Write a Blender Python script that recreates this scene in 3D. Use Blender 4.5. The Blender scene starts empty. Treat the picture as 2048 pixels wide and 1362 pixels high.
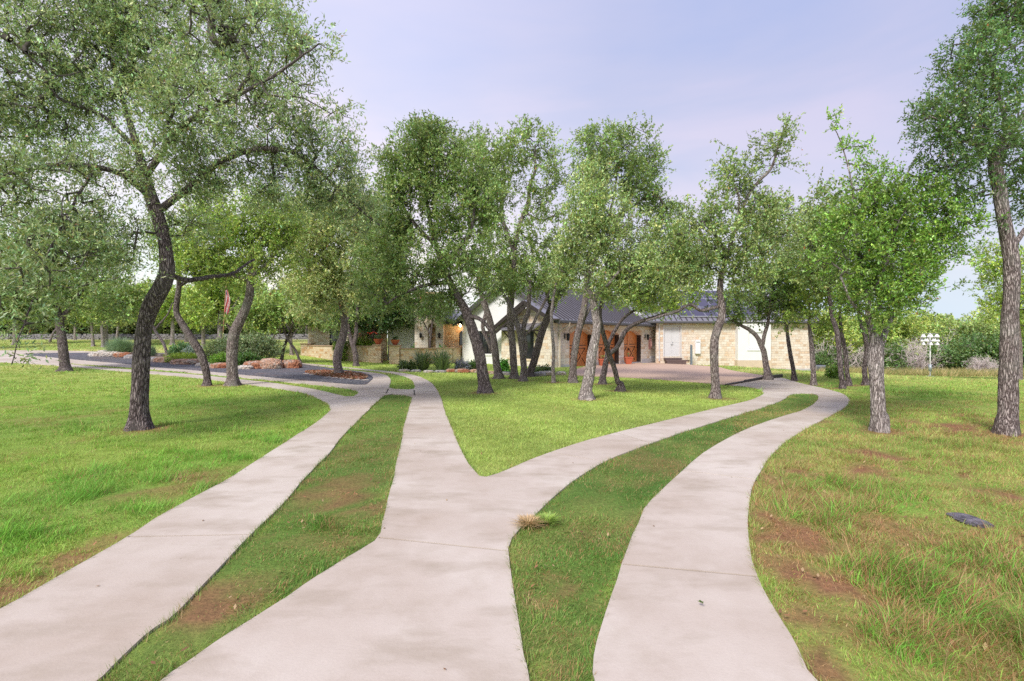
import bpy, math, random
import numpy as np
from mathutils import Vector, Matrix
from mathutils.geometry import delaunay_2d_cdt, tessellate_polygon
R = math.radians
rng = np.random.default_rng(7)
SC = bpy.context.scene
COL = SC.collection
CAMH, HY, F = 1.5, 676.0, 1000.0       # eye height, horizon row, focal length in photo pixels

# ------------------------------------------------------------------ terrain
def sm(a, b, x):
    t = np.clip((x - a) / (b - a), 0, 1); return t * t * (3 - 2 * t)
_GX = np.array([-400, -22, -16, -8, 4, 10, 17, 24, 30, 400.]); _GZ = np.array([0, 0, .004, .007, .0165, .0165, .026, .047, .052, .052])
def terr(x, y):
    x = np.asarray(x, float); y = np.asarray(y, float)
    g = np.interp(x, _GX, _GZ)
    yy = np.clip(y - 12, 0, 70)
    z = -g * yy * (1 - .12 * np.exp(-((yy - 3) / 3) ** 2))
    z = z + 1.32 * sm(24, 62, y) * sm(-11, -22, x)
    return z
def gp(px, py):
    """point of the terrain seen at photo pixel (px, py)"""
    d = 20.0
    for _ in range(60):
        z = float(terr((px - 1024) / F * d, d)); d2 = (CAMH - z) * F / (py - HY); d = .5 * d + .5 * min(max(d2, .8), 140)
    return (px - 1024) / F * d, d
def P(px, py, d): return np.array([(px - 1024) / F * d, d, CAMH + (HY - py) / F * d])

def hash2(ix, iy, s):
    n = (ix.astype(np.int64) * 374761393 + iy.astype(np.int64) * 668265263 + s * 1274126177) & 0xffffffff
    n = ((n ^ (n >> 13)) * 1274126177) & 0xffffffff
    return ((n ^ (n >> 16)) & 0xffff) / 65535.0
def vn(x, y, s=0):
    ix = np.floor(x); iy = np.floor(y); fx = x - ix; fy = y - iy
    fx = fx * fx * (3 - 2 * fx); fy = fy * fy * (3 - 2 * fy)
    a = hash2(ix, iy, s); b = hash2(ix + 1, iy, s); c = hash2(ix, iy + 1, s); d = hash2(ix + 1, iy + 1, s)
    return (a * (1 - fx) + b * fx) * (1 - fy) + (c * (1 - fx) + d * fx) * fy
def fbm(x, y, s=0, o=4):
    x = np.asarray(x, float); y = np.asarray(y, float); v = 0; a = .5; t = 0
    for k in range(o):
        v = v + a * vn(x, y, s + k * 17); t += a; x = x * 2.03 + 5.1; y = y * 2.03 + 3.7; a *= .5
    return v / t

# ------------------------------------------------------------------ scene helpers
def tag(o, label=None, cat=None, group=None, kind=None):
    if label: o['label'] = label
    if cat: o['category'] = cat
    if group: o['group'] = group
    if kind: o['kind'] = kind
    return o
def empty(name, loc, label=None, cat=None, group=None, rz=0):
    o = bpy.data.objects.new(name, None); COL.objects.link(o); o.location = loc; o.rotation_euler = (0, 0, rz)
    o.empty_display_size = .2
    return tag(o, label, cat, group)
def root_loc(o):
    v = Vector((0, 0, 0))
    while o is not None: v += o.location; o = o.parent
    return np.array(v)
def raw_mesh(name, V, faces, smooth=False, col=None):
    """faces: list of (n,k) int arrays"""
    V = np.asarray(V, np.float32); me = bpy.data.meshes.new(name)
    me.vertices.add(len(V)); me.vertices.foreach_set('co', V.ravel())
    faces = [f for f in faces if len(f)]
    nl = sum(f.size for f in faces); nf = sum(len(f) for f in faces)
    me.loops.add(nl); me.loops.foreach_set('vertex_index', np.concatenate([f.ravel() for f in faces]).astype(np.int32))
    me.polygons.add(nf)
    tot = np.concatenate([np.full(len(f), f.shape[1]) for f in faces]).astype(np.int32)
    st = np.concatenate([[0], np.cumsum(tot)[:-1]]).astype(np.int32)
    me.polygons.foreach_set('loop_start', st); me.polygons.foreach_set('loop_total', tot)
    me.polygons.foreach_set('use_smooth', np.full(nf, smooth))
    if col is not None:
        ca = me.color_attributes.new('Col', 'FLOAT_COLOR', 'POINT')
        c = np.ones((len(V), 4), np.float32); c[:, :3] = col; ca.data.foreach_set('color', c.ravel())
    me.update(calc_edges=True)
    return me
def link(name, me, mat, parent=None):
    o = bpy.data.objects.new(name, me); COL.objects.link(o)
    if mat is not None: me.materials.append(mat)
    if parent is not None: o.parent = parent
    return o
def add_uv(me):
    """metre-scaled box projection that follows each face's own direction"""
    uv = me.uv_layers.new(name='UVMap'); vs = me.vertices
    for p in me.polygons:
        n = p.normal
        if abs(n.z) < .75:
            t = Vector((-n.y, n.x, 0)).normalized()
            for li in p.loop_indices:
                c = vs[me.loops[li].vertex_index].co; uv.data[li].uv = (c.dot(t), c.z if abs(n.z) < .05 else c.z / max(.2, math.sqrt(1 - n.z * n.z)))
        else:
            for li in p.loop_indices:
                c = vs[me.loops[li].vertex_index].co; uv.data[li].uv = (c.x, c.y)
class MB:
    def __init__(s): s.v = []; s.f = []
    def add(s, vs, fs):
        o = len(s.v); s.v += [tuple(float(a) for a in v) for v in vs]; s.f += [tuple(i + o for i in f) for f in fs]; return s
    def hexa(s, p):   # 8 points: bottom 4 then top 4
        return s.add(p, [(3, 2, 1, 0), (4, 5, 6, 7), (0, 1, 5, 4), (1, 2, 6, 5), (2, 3, 7, 6), (3, 0, 4, 7)])
    def box(s, x0, x1, y0, y1, z0, z1, fr=None):
        p = [(x0, y0, z0), (x1, y0, z0), (x1, y1, z0), (x0, y1, z0), (x0, y0, z1), (x1, y0, z1), (x1, y1, z1), (x0, y1, z1)]
        if fr: p = [fr(*q) for q in p]
        return s.hexa(p)
    def bar(s, a, b, w, h, up=(0, 0, 1)):
        a = Vector(a); b = Vector(b); d = (b - a).normalized(); u = Vector(up)
        sd = d.cross(u); sd = sd.normalized() if sd.length > 1e-4 else Vector((1, 0, 0)); u = sd.cross(d).normalized()
        p = []
        for q in (a, b):
            p += [q - sd * w / 2 - u * h / 2, q + sd * w / 2 - u * h / 2, q + sd * w / 2 + u * h / 2, q - sd * w / 2 + u * h / 2]
        return s.add(p, [(3, 2, 1, 0), (4, 5, 6, 7), (0, 1, 5, 4), (1, 2, 6, 5), (2, 3, 7, 6), (3, 0, 4, 7)])
    def tube(s, pts, rad, n=10):
        pts = [Vector(p) for p in pts]
        if not hasattr(rad, '__len__'): rad = [rad] * len(pts)
        o = len(s.v); prev = None
        for i, p in enumerate(pts):
            d = (pts[min(i + 1, len(pts) - 1)] - pts[max(i - 1, 0)]).normalized()
            a = d.cross(Vector((0, 1, .01))) if prev is None else prev - d * prev.dot(d)
            if a.length < 1e-4: a = d.cross(Vector((1, 0, 0)))
            a.normalize(); prev = a; b = d.cross(a)
            for k in range(n):
                t = 2 * math.pi * k / n; s.v.append(tuple(p + (a * math.cos(t) + b * math.sin(t)) * rad[i]))
        for i in range(len(pts) - 1):
            for k in range(n):
                s.f.append((o + i * n + k, o + i * n + (k + 1) % n, o + (i + 1) * n + (k + 1) % n, o + (i + 1) * n + k))
        s.f.append(tuple(o + k for k in reversed(range(n)))); s.f.append(tuple(o + (len(pts) - 1) * n + k for k in range(n)))
        return s
    def lathe(s, c, prof, n=20):
        o = len(s.v)
        for r, z in prof:
            for k in range(n):
                t = 2 * math.pi * k / n; s.v.append((c[0] + r * math.cos(t), c[1] + r * math.sin(t), c[2] + z))
        for i in range(len(prof) - 1):
            for k in range(n): s.f.append((o + i * n + k, o + i * n + (k + 1) % n, o + (i + 1) * n + (k + 1) % n, o + (i + 1) * n + k))
        s.f.append(tuple(o + k for k in reversed(range(n)))); s.f.append(tuple(o + (len(prof) - 1) * n + k for k in range(n)))
        return s
    def build(s, name, mat, parent=None, uv=True, smooth=False, bevel=0):
        off = root_loc(parent) if parent is not None else np.zeros(3)
        me = bpy.data.meshes.new(name)
        me.from_pydata([tuple(np.array(v) - off) for v in s.v], [], s.f); me.update()
        if smooth:
            me.polygons.foreach_set('use_smooth', [True] * len(me.polygons))
        if uv: add_uv(me)
        o = link(name, me, mat, parent)
        if bevel:
            m = o.modifiers.new('bevel', 'BEVEL'); m.width = bevel; m.segments = 2; m.limit_method = 'ANGLE'
        return o

# ------------------------------------------------------------------ materials
def newmat(name):
    m = bpy.data.materials.new(name); m.use_nodes = True; nt = m.node_tree; nt.nodes.clear()
    out = nt.nodes.new('ShaderNodeOutputMaterial'); b = nt.nodes.new('ShaderNodeBsdfPrincipled'); nt.links.new(b.outputs[0], out.inputs[0])
    return m, nt, b, out
def N(nt, t, **kw):
    n = nt.nodes.new(t)
    for k, v in kw.items():
        if k in n.inputs.keys(): n.inputs[k].default_value = v
        else: setattr(n, k, v)
    return n
def ramp(nt, fac, stops):
    r = nt.nodes.new('ShaderNodeValToRGB'); e = r.color_ramp.elements
    while len(e) < len(stops): e.new(.5)
    for i, (p, c) in enumerate(stops):
        e[i].position = p; e[i].color = (*c, 1) if len(c) == 3 else c
    nt.links.new(fac, r.inputs[0]); return r.outputs[0]
def mix(nt, fac, a, b, mode='MIX'):
    m = nt.nodes.new('ShaderNodeMix'); m.data_type = 'RGBA'; m.blend_type = mode
    for sck, v in ((m.inputs[0], fac), (m.inputs[6], a), (m.inputs[7], b)):
        if hasattr(v, 'links') or isinstance(v, bpy.types.NodeSocket): nt.links.new(v, sck)
        elif isinstance(v, (tuple, list)): sck.default_value = (*v[:3], 1)
        else: sck.default_value = v
    return m.outputs[2]
def mapping(nt, src='Object', scale=(1, 1, 1)):
    tc = nt.nodes.new('ShaderNodeTexCoord'); mp = nt.nodes.new('ShaderNodeMapping'); mp.inputs['Scale'].default_value = scale
    nt.links.new(tc.outputs[src], mp.inputs[0]); return mp.outputs[0]
def noise(nt, vec, scale, detail=4, rough=.55):
    n = N(nt, 'ShaderNodeTexNoise', Scale=scale, Detail=detail, Roughness=rough); nt.links.new(vec, n.inputs['Vector']); return n.outputs['Fac']
def bump(nt, b, h, strength=.3, dist=.02, prev=None):
    n = N(nt, 'ShaderNodeBump', Strength=strength, Distance=dist); nt.links.new(h, n.inputs['Height'])
    if prev is not None: nt.links.new(prev, n.inputs['Normal'])
    if b is not None: nt.links.new(n.outputs[0], b.inputs['Normal'])
    return n.outputs[0]
def plain(name, c, rough=.6, metal=0, var=.15, nscale=6, bs=.0):
    m, nt, b, _ = newmat(name); v = mapping(nt)
    f = noise(nt, v, nscale); lo = tuple(x * (1 - var) for x in c); hi = tuple(min(1, x * (1 + var)) for x in c)
    nt.links.new(ramp(nt, f, [(.3, lo), (.7, hi)]), b.inputs['Base Color']); b.inputs['Roughness'].default_value = rough; b.inputs['Metallic'].default_value = metal
    if bs: bump(nt, b, noise(nt, v, nscale * 12), bs, .004)
    return m
def attrmat(name, rough=.55, trans=0, spec=.5, var=None):
    m, nt, b, out = newmat(name)
    a = nt.nodes.new('ShaderNodeVertexColor'); a.layer_name = 'Col'
    nt.links.new(a.outputs[0], b.inputs['Base Color']); b.inputs['Roughness'].default_value = rough
    b.inputs['Specular IOR Level'].default_value = spec
    if trans:
        t = nt.nodes.new('ShaderNodeBsdfTranslucent'); mx = nt.nodes.new('ShaderNodeMixShader'); mx.inputs[0].default_value = trans
        tc = mix(nt, .5, a.outputs[0], (.48, .60, .13), 'MIX')
        nt.links.new(tc, t.inputs[0]); nt.links.new(b.outputs[0], mx.inputs[1]); nt.links.new(t.outputs[0], mx.inputs[2]); nt.links.new(mx.outputs[0], out.inputs[0])
    return m
def stone_mat(name, c1, c2, c3, bw=.38, bh=.19, mortar=(.42, .38, .33), dirt=.25):
    m, nt, b, _ = newmat(name); tc = nt.nodes.new('ShaderNodeTexCoord')
    wob = N(nt, 'ShaderNodeTexNoise', Scale=3.0, Detail=2.0); nt.links.new(tc.outputs['UV'], wob.inputs['Vector'])
    sc = nt.nodes.new('ShaderNodeVectorMath'); sc.operation = 'SCALE'; sc.inputs['Scale'].default_value = .05; nt.links.new(wob.outputs['Color'], sc.inputs[0])
    ad = nt.nodes.new('ShaderNodeVectorMath'); nt.links.new(tc.outputs['UV'], ad.inputs[0]); nt.links.new(sc.outputs[0], ad.inputs[1])
    br = N(nt, 'ShaderNodeTexBrick'); br.offset = .5; br.squash = .62; br.squash_frequency = 3; br.offset_frequency = 2
    br.inputs['Color1'].default_value = (0, 0, 0, 1); br.inputs['Color2'].default_value = (1, 1, 1, 1); br.inputs['Mortar'].default_value = (.5, .5, .5, 1)
    br.inputs['Scale'].default_value = 1; br.inputs['Mortar Size'].default_value = .006; br.inputs['Mortar Smooth'].default_value = .3; br.inputs['Brick Width'].default_value = bw; br.inputs['Row Height'].default_value = bh
    nt.links.new(ad.outputs[0], br.inputs['Vector'])
    col = ramp(nt, br.outputs['Color'], [(0, c1), (.35, tuple(.5 * (a + q) for a, q in zip(c1, c2))), (.65, c2), (.88, c3), (1, tuple(.8 * x for x in c3))])
    n1 = noise(nt, tc.outputs['UV'], 1.1, 3); n2 = noise(nt, tc.outputs['UV'], 14, 5)
    col = mix(nt, mix_f(nt, n1, .45, .7, dirt * 2), col, c3); col = mix(nt, .35, col, ramp(nt, n2, [(.3, (.35, .33, .3)), (.7, (1, 1, 1))]), 'MULTIPLY')
    col = mix(nt, br.outputs['Fac'], col, mortar)
    nt.links.new(col, b.inputs['Base Color']); b.inputs['Roughness'].default_value = .85
    mt = N(nt, 'ShaderNodeMath', operation='SUBTRACT'); mt.inputs[0].default_value = 1; nt.links.new(br.outputs['Fac'], mt.inputs[1])
    p = bump(nt, None, mt.outputs[0], .8, .012); bump(nt, b, n2, .5, .02, p)
    return m
def mix_f(nt, f, lo, hi, amt):
    mr = N(nt, 'ShaderNodeMapRange'); mr.inputs['From Min'].default_value = lo; mr.inputs['From Max'].default_value = hi; mr.inputs['To Max'].default_value = amt
    nt.links.new(f, mr.inputs['Value']); return mr.outputs[0]

M = {}
M['leaf'] = attrmat('leaf', .38, .24, .5)
M['grass'] = attrmat('grass', .6, .36, .3)
M['dry'] = attrmat('dry_stem', .8, .15, .2)
def bark(name, lo, hi, lich=(.34, .36, .31)):
    m, nt, b, _ = newmat(name)
    v = mapping(nt, 'Object', (1, 1, .17))
    wn = N(nt, 'ShaderNodeTexNoise', Scale=14.0, Detail=4.0); nt.links.new(v, wn.inputs['Vector'])
    s = nt.nodes.new('ShaderNodeVectorMath'); s.operation = 'SCALE'; s.inputs['Scale'].default_value = .12; nt.links.new(wn.outputs['Color'], s.inputs[0])
    a = nt.nodes.new('ShaderNodeVectorMath'); nt.links.new(v, a.inputs[0]); nt.links.new(s.outputs[0], a.inputs[1])
    vo = N(nt, 'ShaderNodeTexVoronoi', feature='DISTANCE_TO_EDGE', Scale=36.0); nt.links.new(a.outputs[0], vo.inputs['Vector'])
    n2 = noise(nt, mapping(nt), 26, 5); n3 = noise(nt, mapping(nt), 2.2, 3)
    c = ramp(nt, vo.outputs['Distance'], [(0, tuple(x * .3 for x in lo)), (.09, lo), (.26, hi)])
    c = mix(nt, .6, c, ramp(nt, n2, [(.3, (.6, .57, .56)), (.65, (1.0, 1.0, 1.0))]), 'MULTIPLY')
    c = mix(nt, mix_f(nt, n3, .5, .75, .4), c, lich)
    nt.links.new(c, b.inputs['Base Color']); b.inputs['Roughness'].default_value = .9; b.inputs['Specular IOR Level'].default_value = .2
    p = bump(nt, None, vo.outputs['Distance'], 1.0, .05); bump(nt, b, n2, .6, .01, p)
    return m
M['bark'] = bark('bark_grey', (.20, .155, .15), (.52, .445, .43))
M['bark_dark'] = bark('bark_dark', (.11, .083, .083), (.38, .315, .315), (.32, .29, .27))
M['bark_light'] = bark('bark_light', (.30, .25, .24), (.68, .60, .585), (.62, .59, .56))
M['twig'] = plain('twig_bark', (.085, .072, .062), .9)
M['twig_light'] = plain('twig_bark_light', (.2, .18, .16), .9)
# ------------------------------------------------------------------ plan shapes (photo pixels dropped on the terrain; 'w' = plan metres)
def plan(L): return np.array([(q[1], q[2]) if q[0] == 'w' else gp(*q) for q in L])
def smooth_poly(p, it=1):
    for _ in range(it):
        n = len(p); o = []
        for i in range(n):
            a = p[i]; b = p[(i + 1) % n]
            o += [a * .78 + b * .22, a * .22 + b * .78]
        p = np.array(o)
    return p
def inside(poly, x, y):
    c = np.zeros(x.shape, bool); n = len(poly); j = n - 1
    for i in range(n):
        xi, yi = poly[i]; xj, yj = poly[j]
        if yi != yj: c ^= ((yi > y) != (yj > y)) & (x < (xj - xi) * (y - yi) / (yj - yi) + xi)
        j = i
    return c
L_out = [('w', -2.8, -3), (0, 1224), (155, 1133), (256, 1076), (320, 1032), (388, 996), (457, 959), (507, 927), (584, 877), (632, 847), (669, 815),
         (616, 788), (548, 776.5), (489, 770), (411, 758), (297, 747.5), (200, 739), (120, 732), (60, 728), (0, 724.5), (-70, 722), (-70, 700), (0, 700.8), (90, 701), (180, 702.5),
         (300, 709), (430, 716), (560, 722.5), (640, 729), (697, 735), (745, 740), (795, 744.5), (837, 752), (862, 765), (874, 779), (883, 798), (889, 822), (905, 863), (923, 904.5), (941.5, 936), (963, 959),
         (1005.5, 945.6), (1051, 925), (1097, 906.7), (1165, 884), (1234, 865.6), (1300, 849.6), (1391, 826.8), (1450.7, 813), (1501, 801.6), (1524, 791), (1527, 785.5), (1514.6, 778), (1492, 774), (1450.7, 770.5),
         (1400, 766), (1340, 761), (1231, 754), (1154.5, 752), (1147, 747), (1142, 741), (1200, 724), (1284, 723), (1350, 727), (1436.5, 733.7), (1461, 741), (1526, 751), (1564, 755.5),
         (1600, 767), (1656, 779), (1688, 788.5), (1701, 800), (1697, 811), (1665, 831), (1619.6, 854), (1574, 881.5), (1537, 918), (1514.6, 954.6), (1501, 986.6), (1496, 1032), (1496, 1073), (1501, 1114.4),
         (1514.6, 1155.5), (1528, 1187.5), (1555.7, 1233), (1592, 1288), (1624, 1362), ('w', 1.42, 1.2), ('w', 1.5, -3)]
W0 = [('w', -1.78, -3), (205, 1362), (228, 1333.6), (297, 1265), (342.5, 1237.7), (411, 1169), (502, 1073), (548, 1027.7), (593.6, 977.4), (630, 936), (657.5, 909), (685, 872.4), (731, 827), (754, 804), (772.5, 787.5),
      (825, 792.5), (820, 808.5), (809, 849.6), (800, 890.8), (790.8, 945.6), (777, 996), (768, 1037), (758.8, 1078), (700, 1114), (640, 1151), (593.6, 1183), (516, 1237.7), (438, 1283), (379, 1324.5), (324, 1362), ('w', -1.62, 1.2), ('w', -1.62, -3)]
W0b = [(777.5, 778), (829, 780), (830, 771), (823.5, 759.6), (806, 752), (770, 744.5), (705, 738.2), (640, 732), (560, 726), (430, 719), (430, 721.5), (560, 728), (640, 734.5), (700, 740.8), (750, 746), (771, 749.5), (782, 757.7), (780, 769)]
W1 = [(115, 726), (200, 731.2), (300, 738.4), (403, 748), (485, 756), (620, 769.5), (675, 775), (722, 784.4), (701, 796), (655.5, 785), (620, 777), (546, 766), (481, 759), (403, 750.6), (300, 742.2), (200, 734.6)]
W3 = [('w', .1, -3), ('w', .09, 1.2), (1059, 1362), (1051, 1325), (1037.5, 1274.5), (1026, 1197), (1019, 1151), (1014.6, 1087), (1049, 1050.6), (1074, 1028), (1106, 996), (1151.7, 959), (1206.5, 925), (1256.7, 904.5), (1300, 888.5), (1345.7, 872.4), (1414, 849.6),
      (1482.6, 829), (1537, 813), (1569, 799), (1581, 788.5), (1619.6, 787), (1638, 791), (1637, 801.6), (1610.5, 820), (1555.7, 836), (1482.6, 863), (1414, 900), (1373, 936), (1327.4, 977.4), (1293, 1009.5), (1270.4, 1060), (1247.5, 1119), (1229, 1178.5), (1206.5, 1242.5), (1190.5, 1302), (1186, 1362), ('w', .42, 1.2), ('w', .45, -3)]
GRAVEL = [(35, 709), (90, 706.5), (180, 706), (240, 705.5), (330, 711), (430, 718), (560, 724.5), (598, 727.5), (674, 738.5), (722, 744.5), (743, 751.5), (746, 757.5), (738, 765), (729, 771.5), (655, 765.5), (560, 757.5), (454, 747), (400, 742), (297, 733.5), (262, 729.2), (143, 718.8)]
pO = plan(L_out)
pI = [plan(q) for q in (W0, W0b, W1, W3, GRAVEL)]
JOINT = [((256, 1076.5), (505, 1072)), ((520, 917), (655, 913.5)), ((628, 849), (712, 847)), ((758, 1078), (1016, 1105)), ((799, 908), (925, 904)), ((808, 845), (899, 845)), ((816, 815), (888, 815)), ((828, 780.5), (829, 791)),
         ((1097, 905), (1208, 925)), ((1246, 1131.5), (1516, 1156.6)), ((1357, 942), (1514, 961)), ((1230, 866), (1302, 888)), ((1470, 866), (1600, 867)), ((700, 797), (772, 785)), ((777, 778), (772, 788)), ((1526, 785), (1582, 789)), ((1638, 791), (1700, 800)), ((1150, 758), (1154, 752))]
JOINT = JOINT[:-1]
def joint_poly(a, b, w=.020):
    a = np.array(gp(*a)); b = np.array(gp(*b)); d = b - a; d /= np.linalg.norm(d); n = np.array([-d[1], d[0]]); w = max(w, .0022 * a[1])
    return np.array([a - n * w / 2, b - n * w / 2, b + n * w / 2, a + n * w / 2])
JP = [joint_poly(*j) for j in JOINT]
def densify(p, step=.5):
    o = []
    for i in range(len(p)):
        a = p[i]; b = p[(i + 1) % len(p)]; n = max(1, int(np.linalg.norm(b - a) / (step * max(1, a[1] / 12))))
        for k in range(n): o.append(a + (b - a) * k / n)
    return np.array(o)
def wob(p, amp=.022):
    q = p.copy(); q[:, 0] += (fbm(p[:, 0] * 3, p[:, 1] * 3, 5) - .5) * amp * 2; q[:, 1] += (fbm(p[:, 0] * 3, p[:, 1] * 3, 9) - .5) * amp * 2; return q
pO = wob(densify(smooth_poly(pO)), .012); pI = [wob(densify(smooth_poly(p)), .02) for p in pI]
def on_concrete(x, y):
    c = inside(pO, x, y)
    for p in pI: c &= ~inside(p, x, y)
    return c
def draped(name, keepfn, polys, mat, lift, skirt, kind='structure', step=.45, bounds=None):
    V = []; E = []
    for p in polys:
        o = len(V); V += [Vector(q) for q in p]; E += [(o + i, o + (i + 1) % len(p)) for i in range(len(p))]
    allp = np.concatenate(polys); x0, y0 = allp.min(0); x1, y1 = allp.max(0)
    yy = y0
    while yy < y1:
        st = step * max(1, yy / 9)
        xs = np.arange(x0, x1, st) + rng.uniform(0, .02, len(np.arange(x0, x1, st))); ys = np.full(len(xs), yy)
        k = keepfn(xs, ys)
        V += [Vector((a, b)) for a, b in zip(xs[k], ys[k])]
        yy += st
    vv, ee, ff, *_ = delaunay_2d_cdt(V, E, [], 0, 1e-4)
    vv = np.array([tuple(v) for v in vv]); ff = np.array(ff)
    c = vv[ff].mean(1); k = keepfn(c[:, 0], c[:, 1]); ff = ff[k]
    a = vv[ff[:, 1]] - vv[ff[:, 0]]; b = vv[ff[:, 2]] - vv[ff[:, 0]]; flip = (a[:, 0] * b[:, 1] - a[:, 1] * b[:, 0]) < 0
    ff[flip] = ff[flip][:, ::-1]
    z = terr(vv[:, 0], vv[:, 1]); top = np.column_stack([vv, z + lift]); bot = np.column_stack([vv, z + lift - skirt])
    cnt = {}
    for t in ff:
        for i in range(3):
            e = (t[i], t[(i + 1) % 3]); cnt[e] = 1
    be = np.array([(a, b) for (a, b) in cnt if (b, a) not in cnt])
    n = len(vv); side = np.column_stack([be[:, 1], be[:, 0], be[:, 0] + n, be[:, 1] + n])
    me = raw_mesh(name, np.vstack([top, bot]), [ff, side]); o = link(name, me, mat); o['kind'] = kind
    return o
# concrete
def concrete_mat():
    m, nt, b, _ = newmat('broom_concrete'); v = mapping(nt)
    n1 = noise(nt, v, .55, 5, .6); n2 = noise(nt, v, 2.6, 6, .65); n3 = noise(nt, v, 70, 3); n5 = noise(nt, mapping(nt, 'Object', (1, 2.2, 1)), 1.3, 4, .6)
    c = ramp(nt, n1, [(.32, (.44, .36, .295)), (.46, (.50, .425, .365)), (.64, (.585, .52, .46))])
    c = mix(nt, .42, c, ramp(nt, n2, [(.3, (.76, .72, .66)), (.5, (1, 1, 1)), (.8, (1.07, 1.06, 1.07))]), 'MULTIPLY')
    c = mix(nt, mix_f(nt, n5, .50, .70, .65), c, (.345, .28, .215))
    c = mix(nt, .14, c, ramp(nt, n3, [(.35, (.75, .73, .72)), (.6, (1, 1, 1))]), 'MULTIPLY')
    vo = N(nt, 'ShaderNodeTexVoronoi', Scale=6.0); nt.links.new(v, vo.inputs['Vector'])
    sp = ramp(nt, vo.outputs['Distance'], [(0, (.30, .26, .23)), (.03, (.45, .4, .36)), (.045, (1, 1, 1))]); c = mix(nt, .5, c, sp, 'MULTIPLY')
    nt.links.new(c, b.inputs['Base Color']); b.inputs['Roughness'].default_value = .8
    p = bump(nt, None, n3, .25, .004); bump(nt, b, n2, .12, .02, p)
    return m
M['concrete'] = concrete_mat()
jall = lambda x, y: np.any([inside(p, x, y) for p in JP], axis=0)
M['joint'] = plain('joint_filler', (.02, .016, .014), .9)
draped('expansion_joint', lambda x, y: jall(x, y) & on_concrete(x, y), JP, M['joint'], .004, .05, step=3)
M['pad'] = plain('tan_concrete', (.50, .35, .255), .85, var=.08, nscale=.7, bs=.15)
APR = plan([(1100, 752), (1154.5, 758), (1300, 764), (1400, 771), (1450.7, 776), (1490, 764.6), (1526, 758.6), (1566, 753), (1580, 730), (1300, 700), (1100, 700)])
draped('driveway', lambda x, y: on_concrete(x, y) & ~jall(x, y) & ~inside(APR, x, y), [pO] + pI + JP + [APR], M['concrete'], .012, .16)
draped('parking_pad', lambda x, y: inside(pO, x, y) & inside(APR, x, y), [pO, APR], M['pad'], .012, .16, step=.6)
# gravel
def gravel_mat():
    m, nt, b, _ = newmat('blue_grey_gravel'); v = mapping(nt)
    vo = N(nt, 'ShaderNodeTexVoronoi', Scale=22.0); nt.links.new(v, vo.inputs['Vector'])
    bw = nt.nodes.new('ShaderNodeSeparateColor'); nt.links.new(vo.outputs['Color'], bw.inputs[0])
    c = ramp(nt, bw.outputs[0], [(0, (.03, .03, .038)), (.5, (.085, .085, .105)), (.85, (.17, .17, .20)), (1, (.32, .30, .32))])
    n = noise(nt, v, .8, 3); c = mix(nt, mix_f(nt, n, .52, .7, .5), c, (.20, .13, .11))
    nt.links.new(c, b.inputs['Base Color']); b.inputs['Roughness'].default_value = .8; bump(nt, b, vo.outputs['Distance'], 1, .03); return m
M['gravel'] = gravel_mat()
gpoly = pI[4]
draped('gravel', lambda x, y: inside(gpoly, x, y), [gpoly], M['gravel'], .03, .1)
# ------------------------------------------------------------------ where what grows
CENTRAL = plan([(963, 959), (905, 863), (883, 798), (862, 765), (795, 744.5), (700, 735), (640, 729), (500, 714), (560, 700), (900, 700), (1142, 738), (1154, 752), (1340, 760), (1527, 785), (1501, 802), (1300, 850), (1051, 925)])
PATCH = [(60, 1180, .45, .75), (130, 1130, .4, .8), (20, 1190, .5, .6), (200, 1090, .25, .6), (330, 980, .35, .6), (400, 965, .3, .6), (410, 948, .3, .7), (560, 930, .2, .4), (440, 1180, .22, .75), (420, 1210, .16, .8), (370, 1270, .1, .6), (500, 1200, .12, .6), (650, 990, .45, .65), (700, 1000, .4, .7), (720, 965, .4, .55), (700, 915, .5, .45), (680, 1050, .2, .4), (300, 1330, .1, .5),
         (1120, 1170, .12, .6), (1070, 1180, .14, .5), (1180, 1190, .1, .4), (1220, 1050, .15, .4), (1100, 1330, .12, .5), (1130, 1270, .1, .4), (1060, 1050, .12, .5),
         (1580, 1060, .35, .85), (1640, 1170, .3, .85), (1540, 1040, .3, .75), (1570, 1140, .35, .7), (1700, 1260, .25, .8), (1770, 1290, .25, .7), (1620, 1230, .25, .7), (1660, 1000, .5, .6), (1770, 1055, .4, .7), (1830, 1110, .4, .6), (1560, 970, .5, .5), (1900, 1300, .3, .5), (1960, 1200, .35, .45), (1640, 1320, .2, .8), (1830, 1060, .5, .5), (1600, 920, .6, .45), (1980, 1050, .5, .4)]
PW = [(*gp(a, b), r * .95, k * 1.0) for a, b, r, k in PATCH]
LUSHP = [(*gp(a, b), r) for a, b, r in [(1830, 1180, .35), (1960, 1110, .35), (1720, 1000, .5), (1650, 1010, .35), (690, 1060, .2), (1900, 1270, .4), (110, 1010, .6), (330, 930, .6), (40, 1070, .4), (230, 960, .5), (690, 868, .15), (1210, 926, .15), (2000, 1330, .3), (1780, 980, .4), (560, 870, .4), (450, 960, .2)]]
TREEBASE = []
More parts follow.
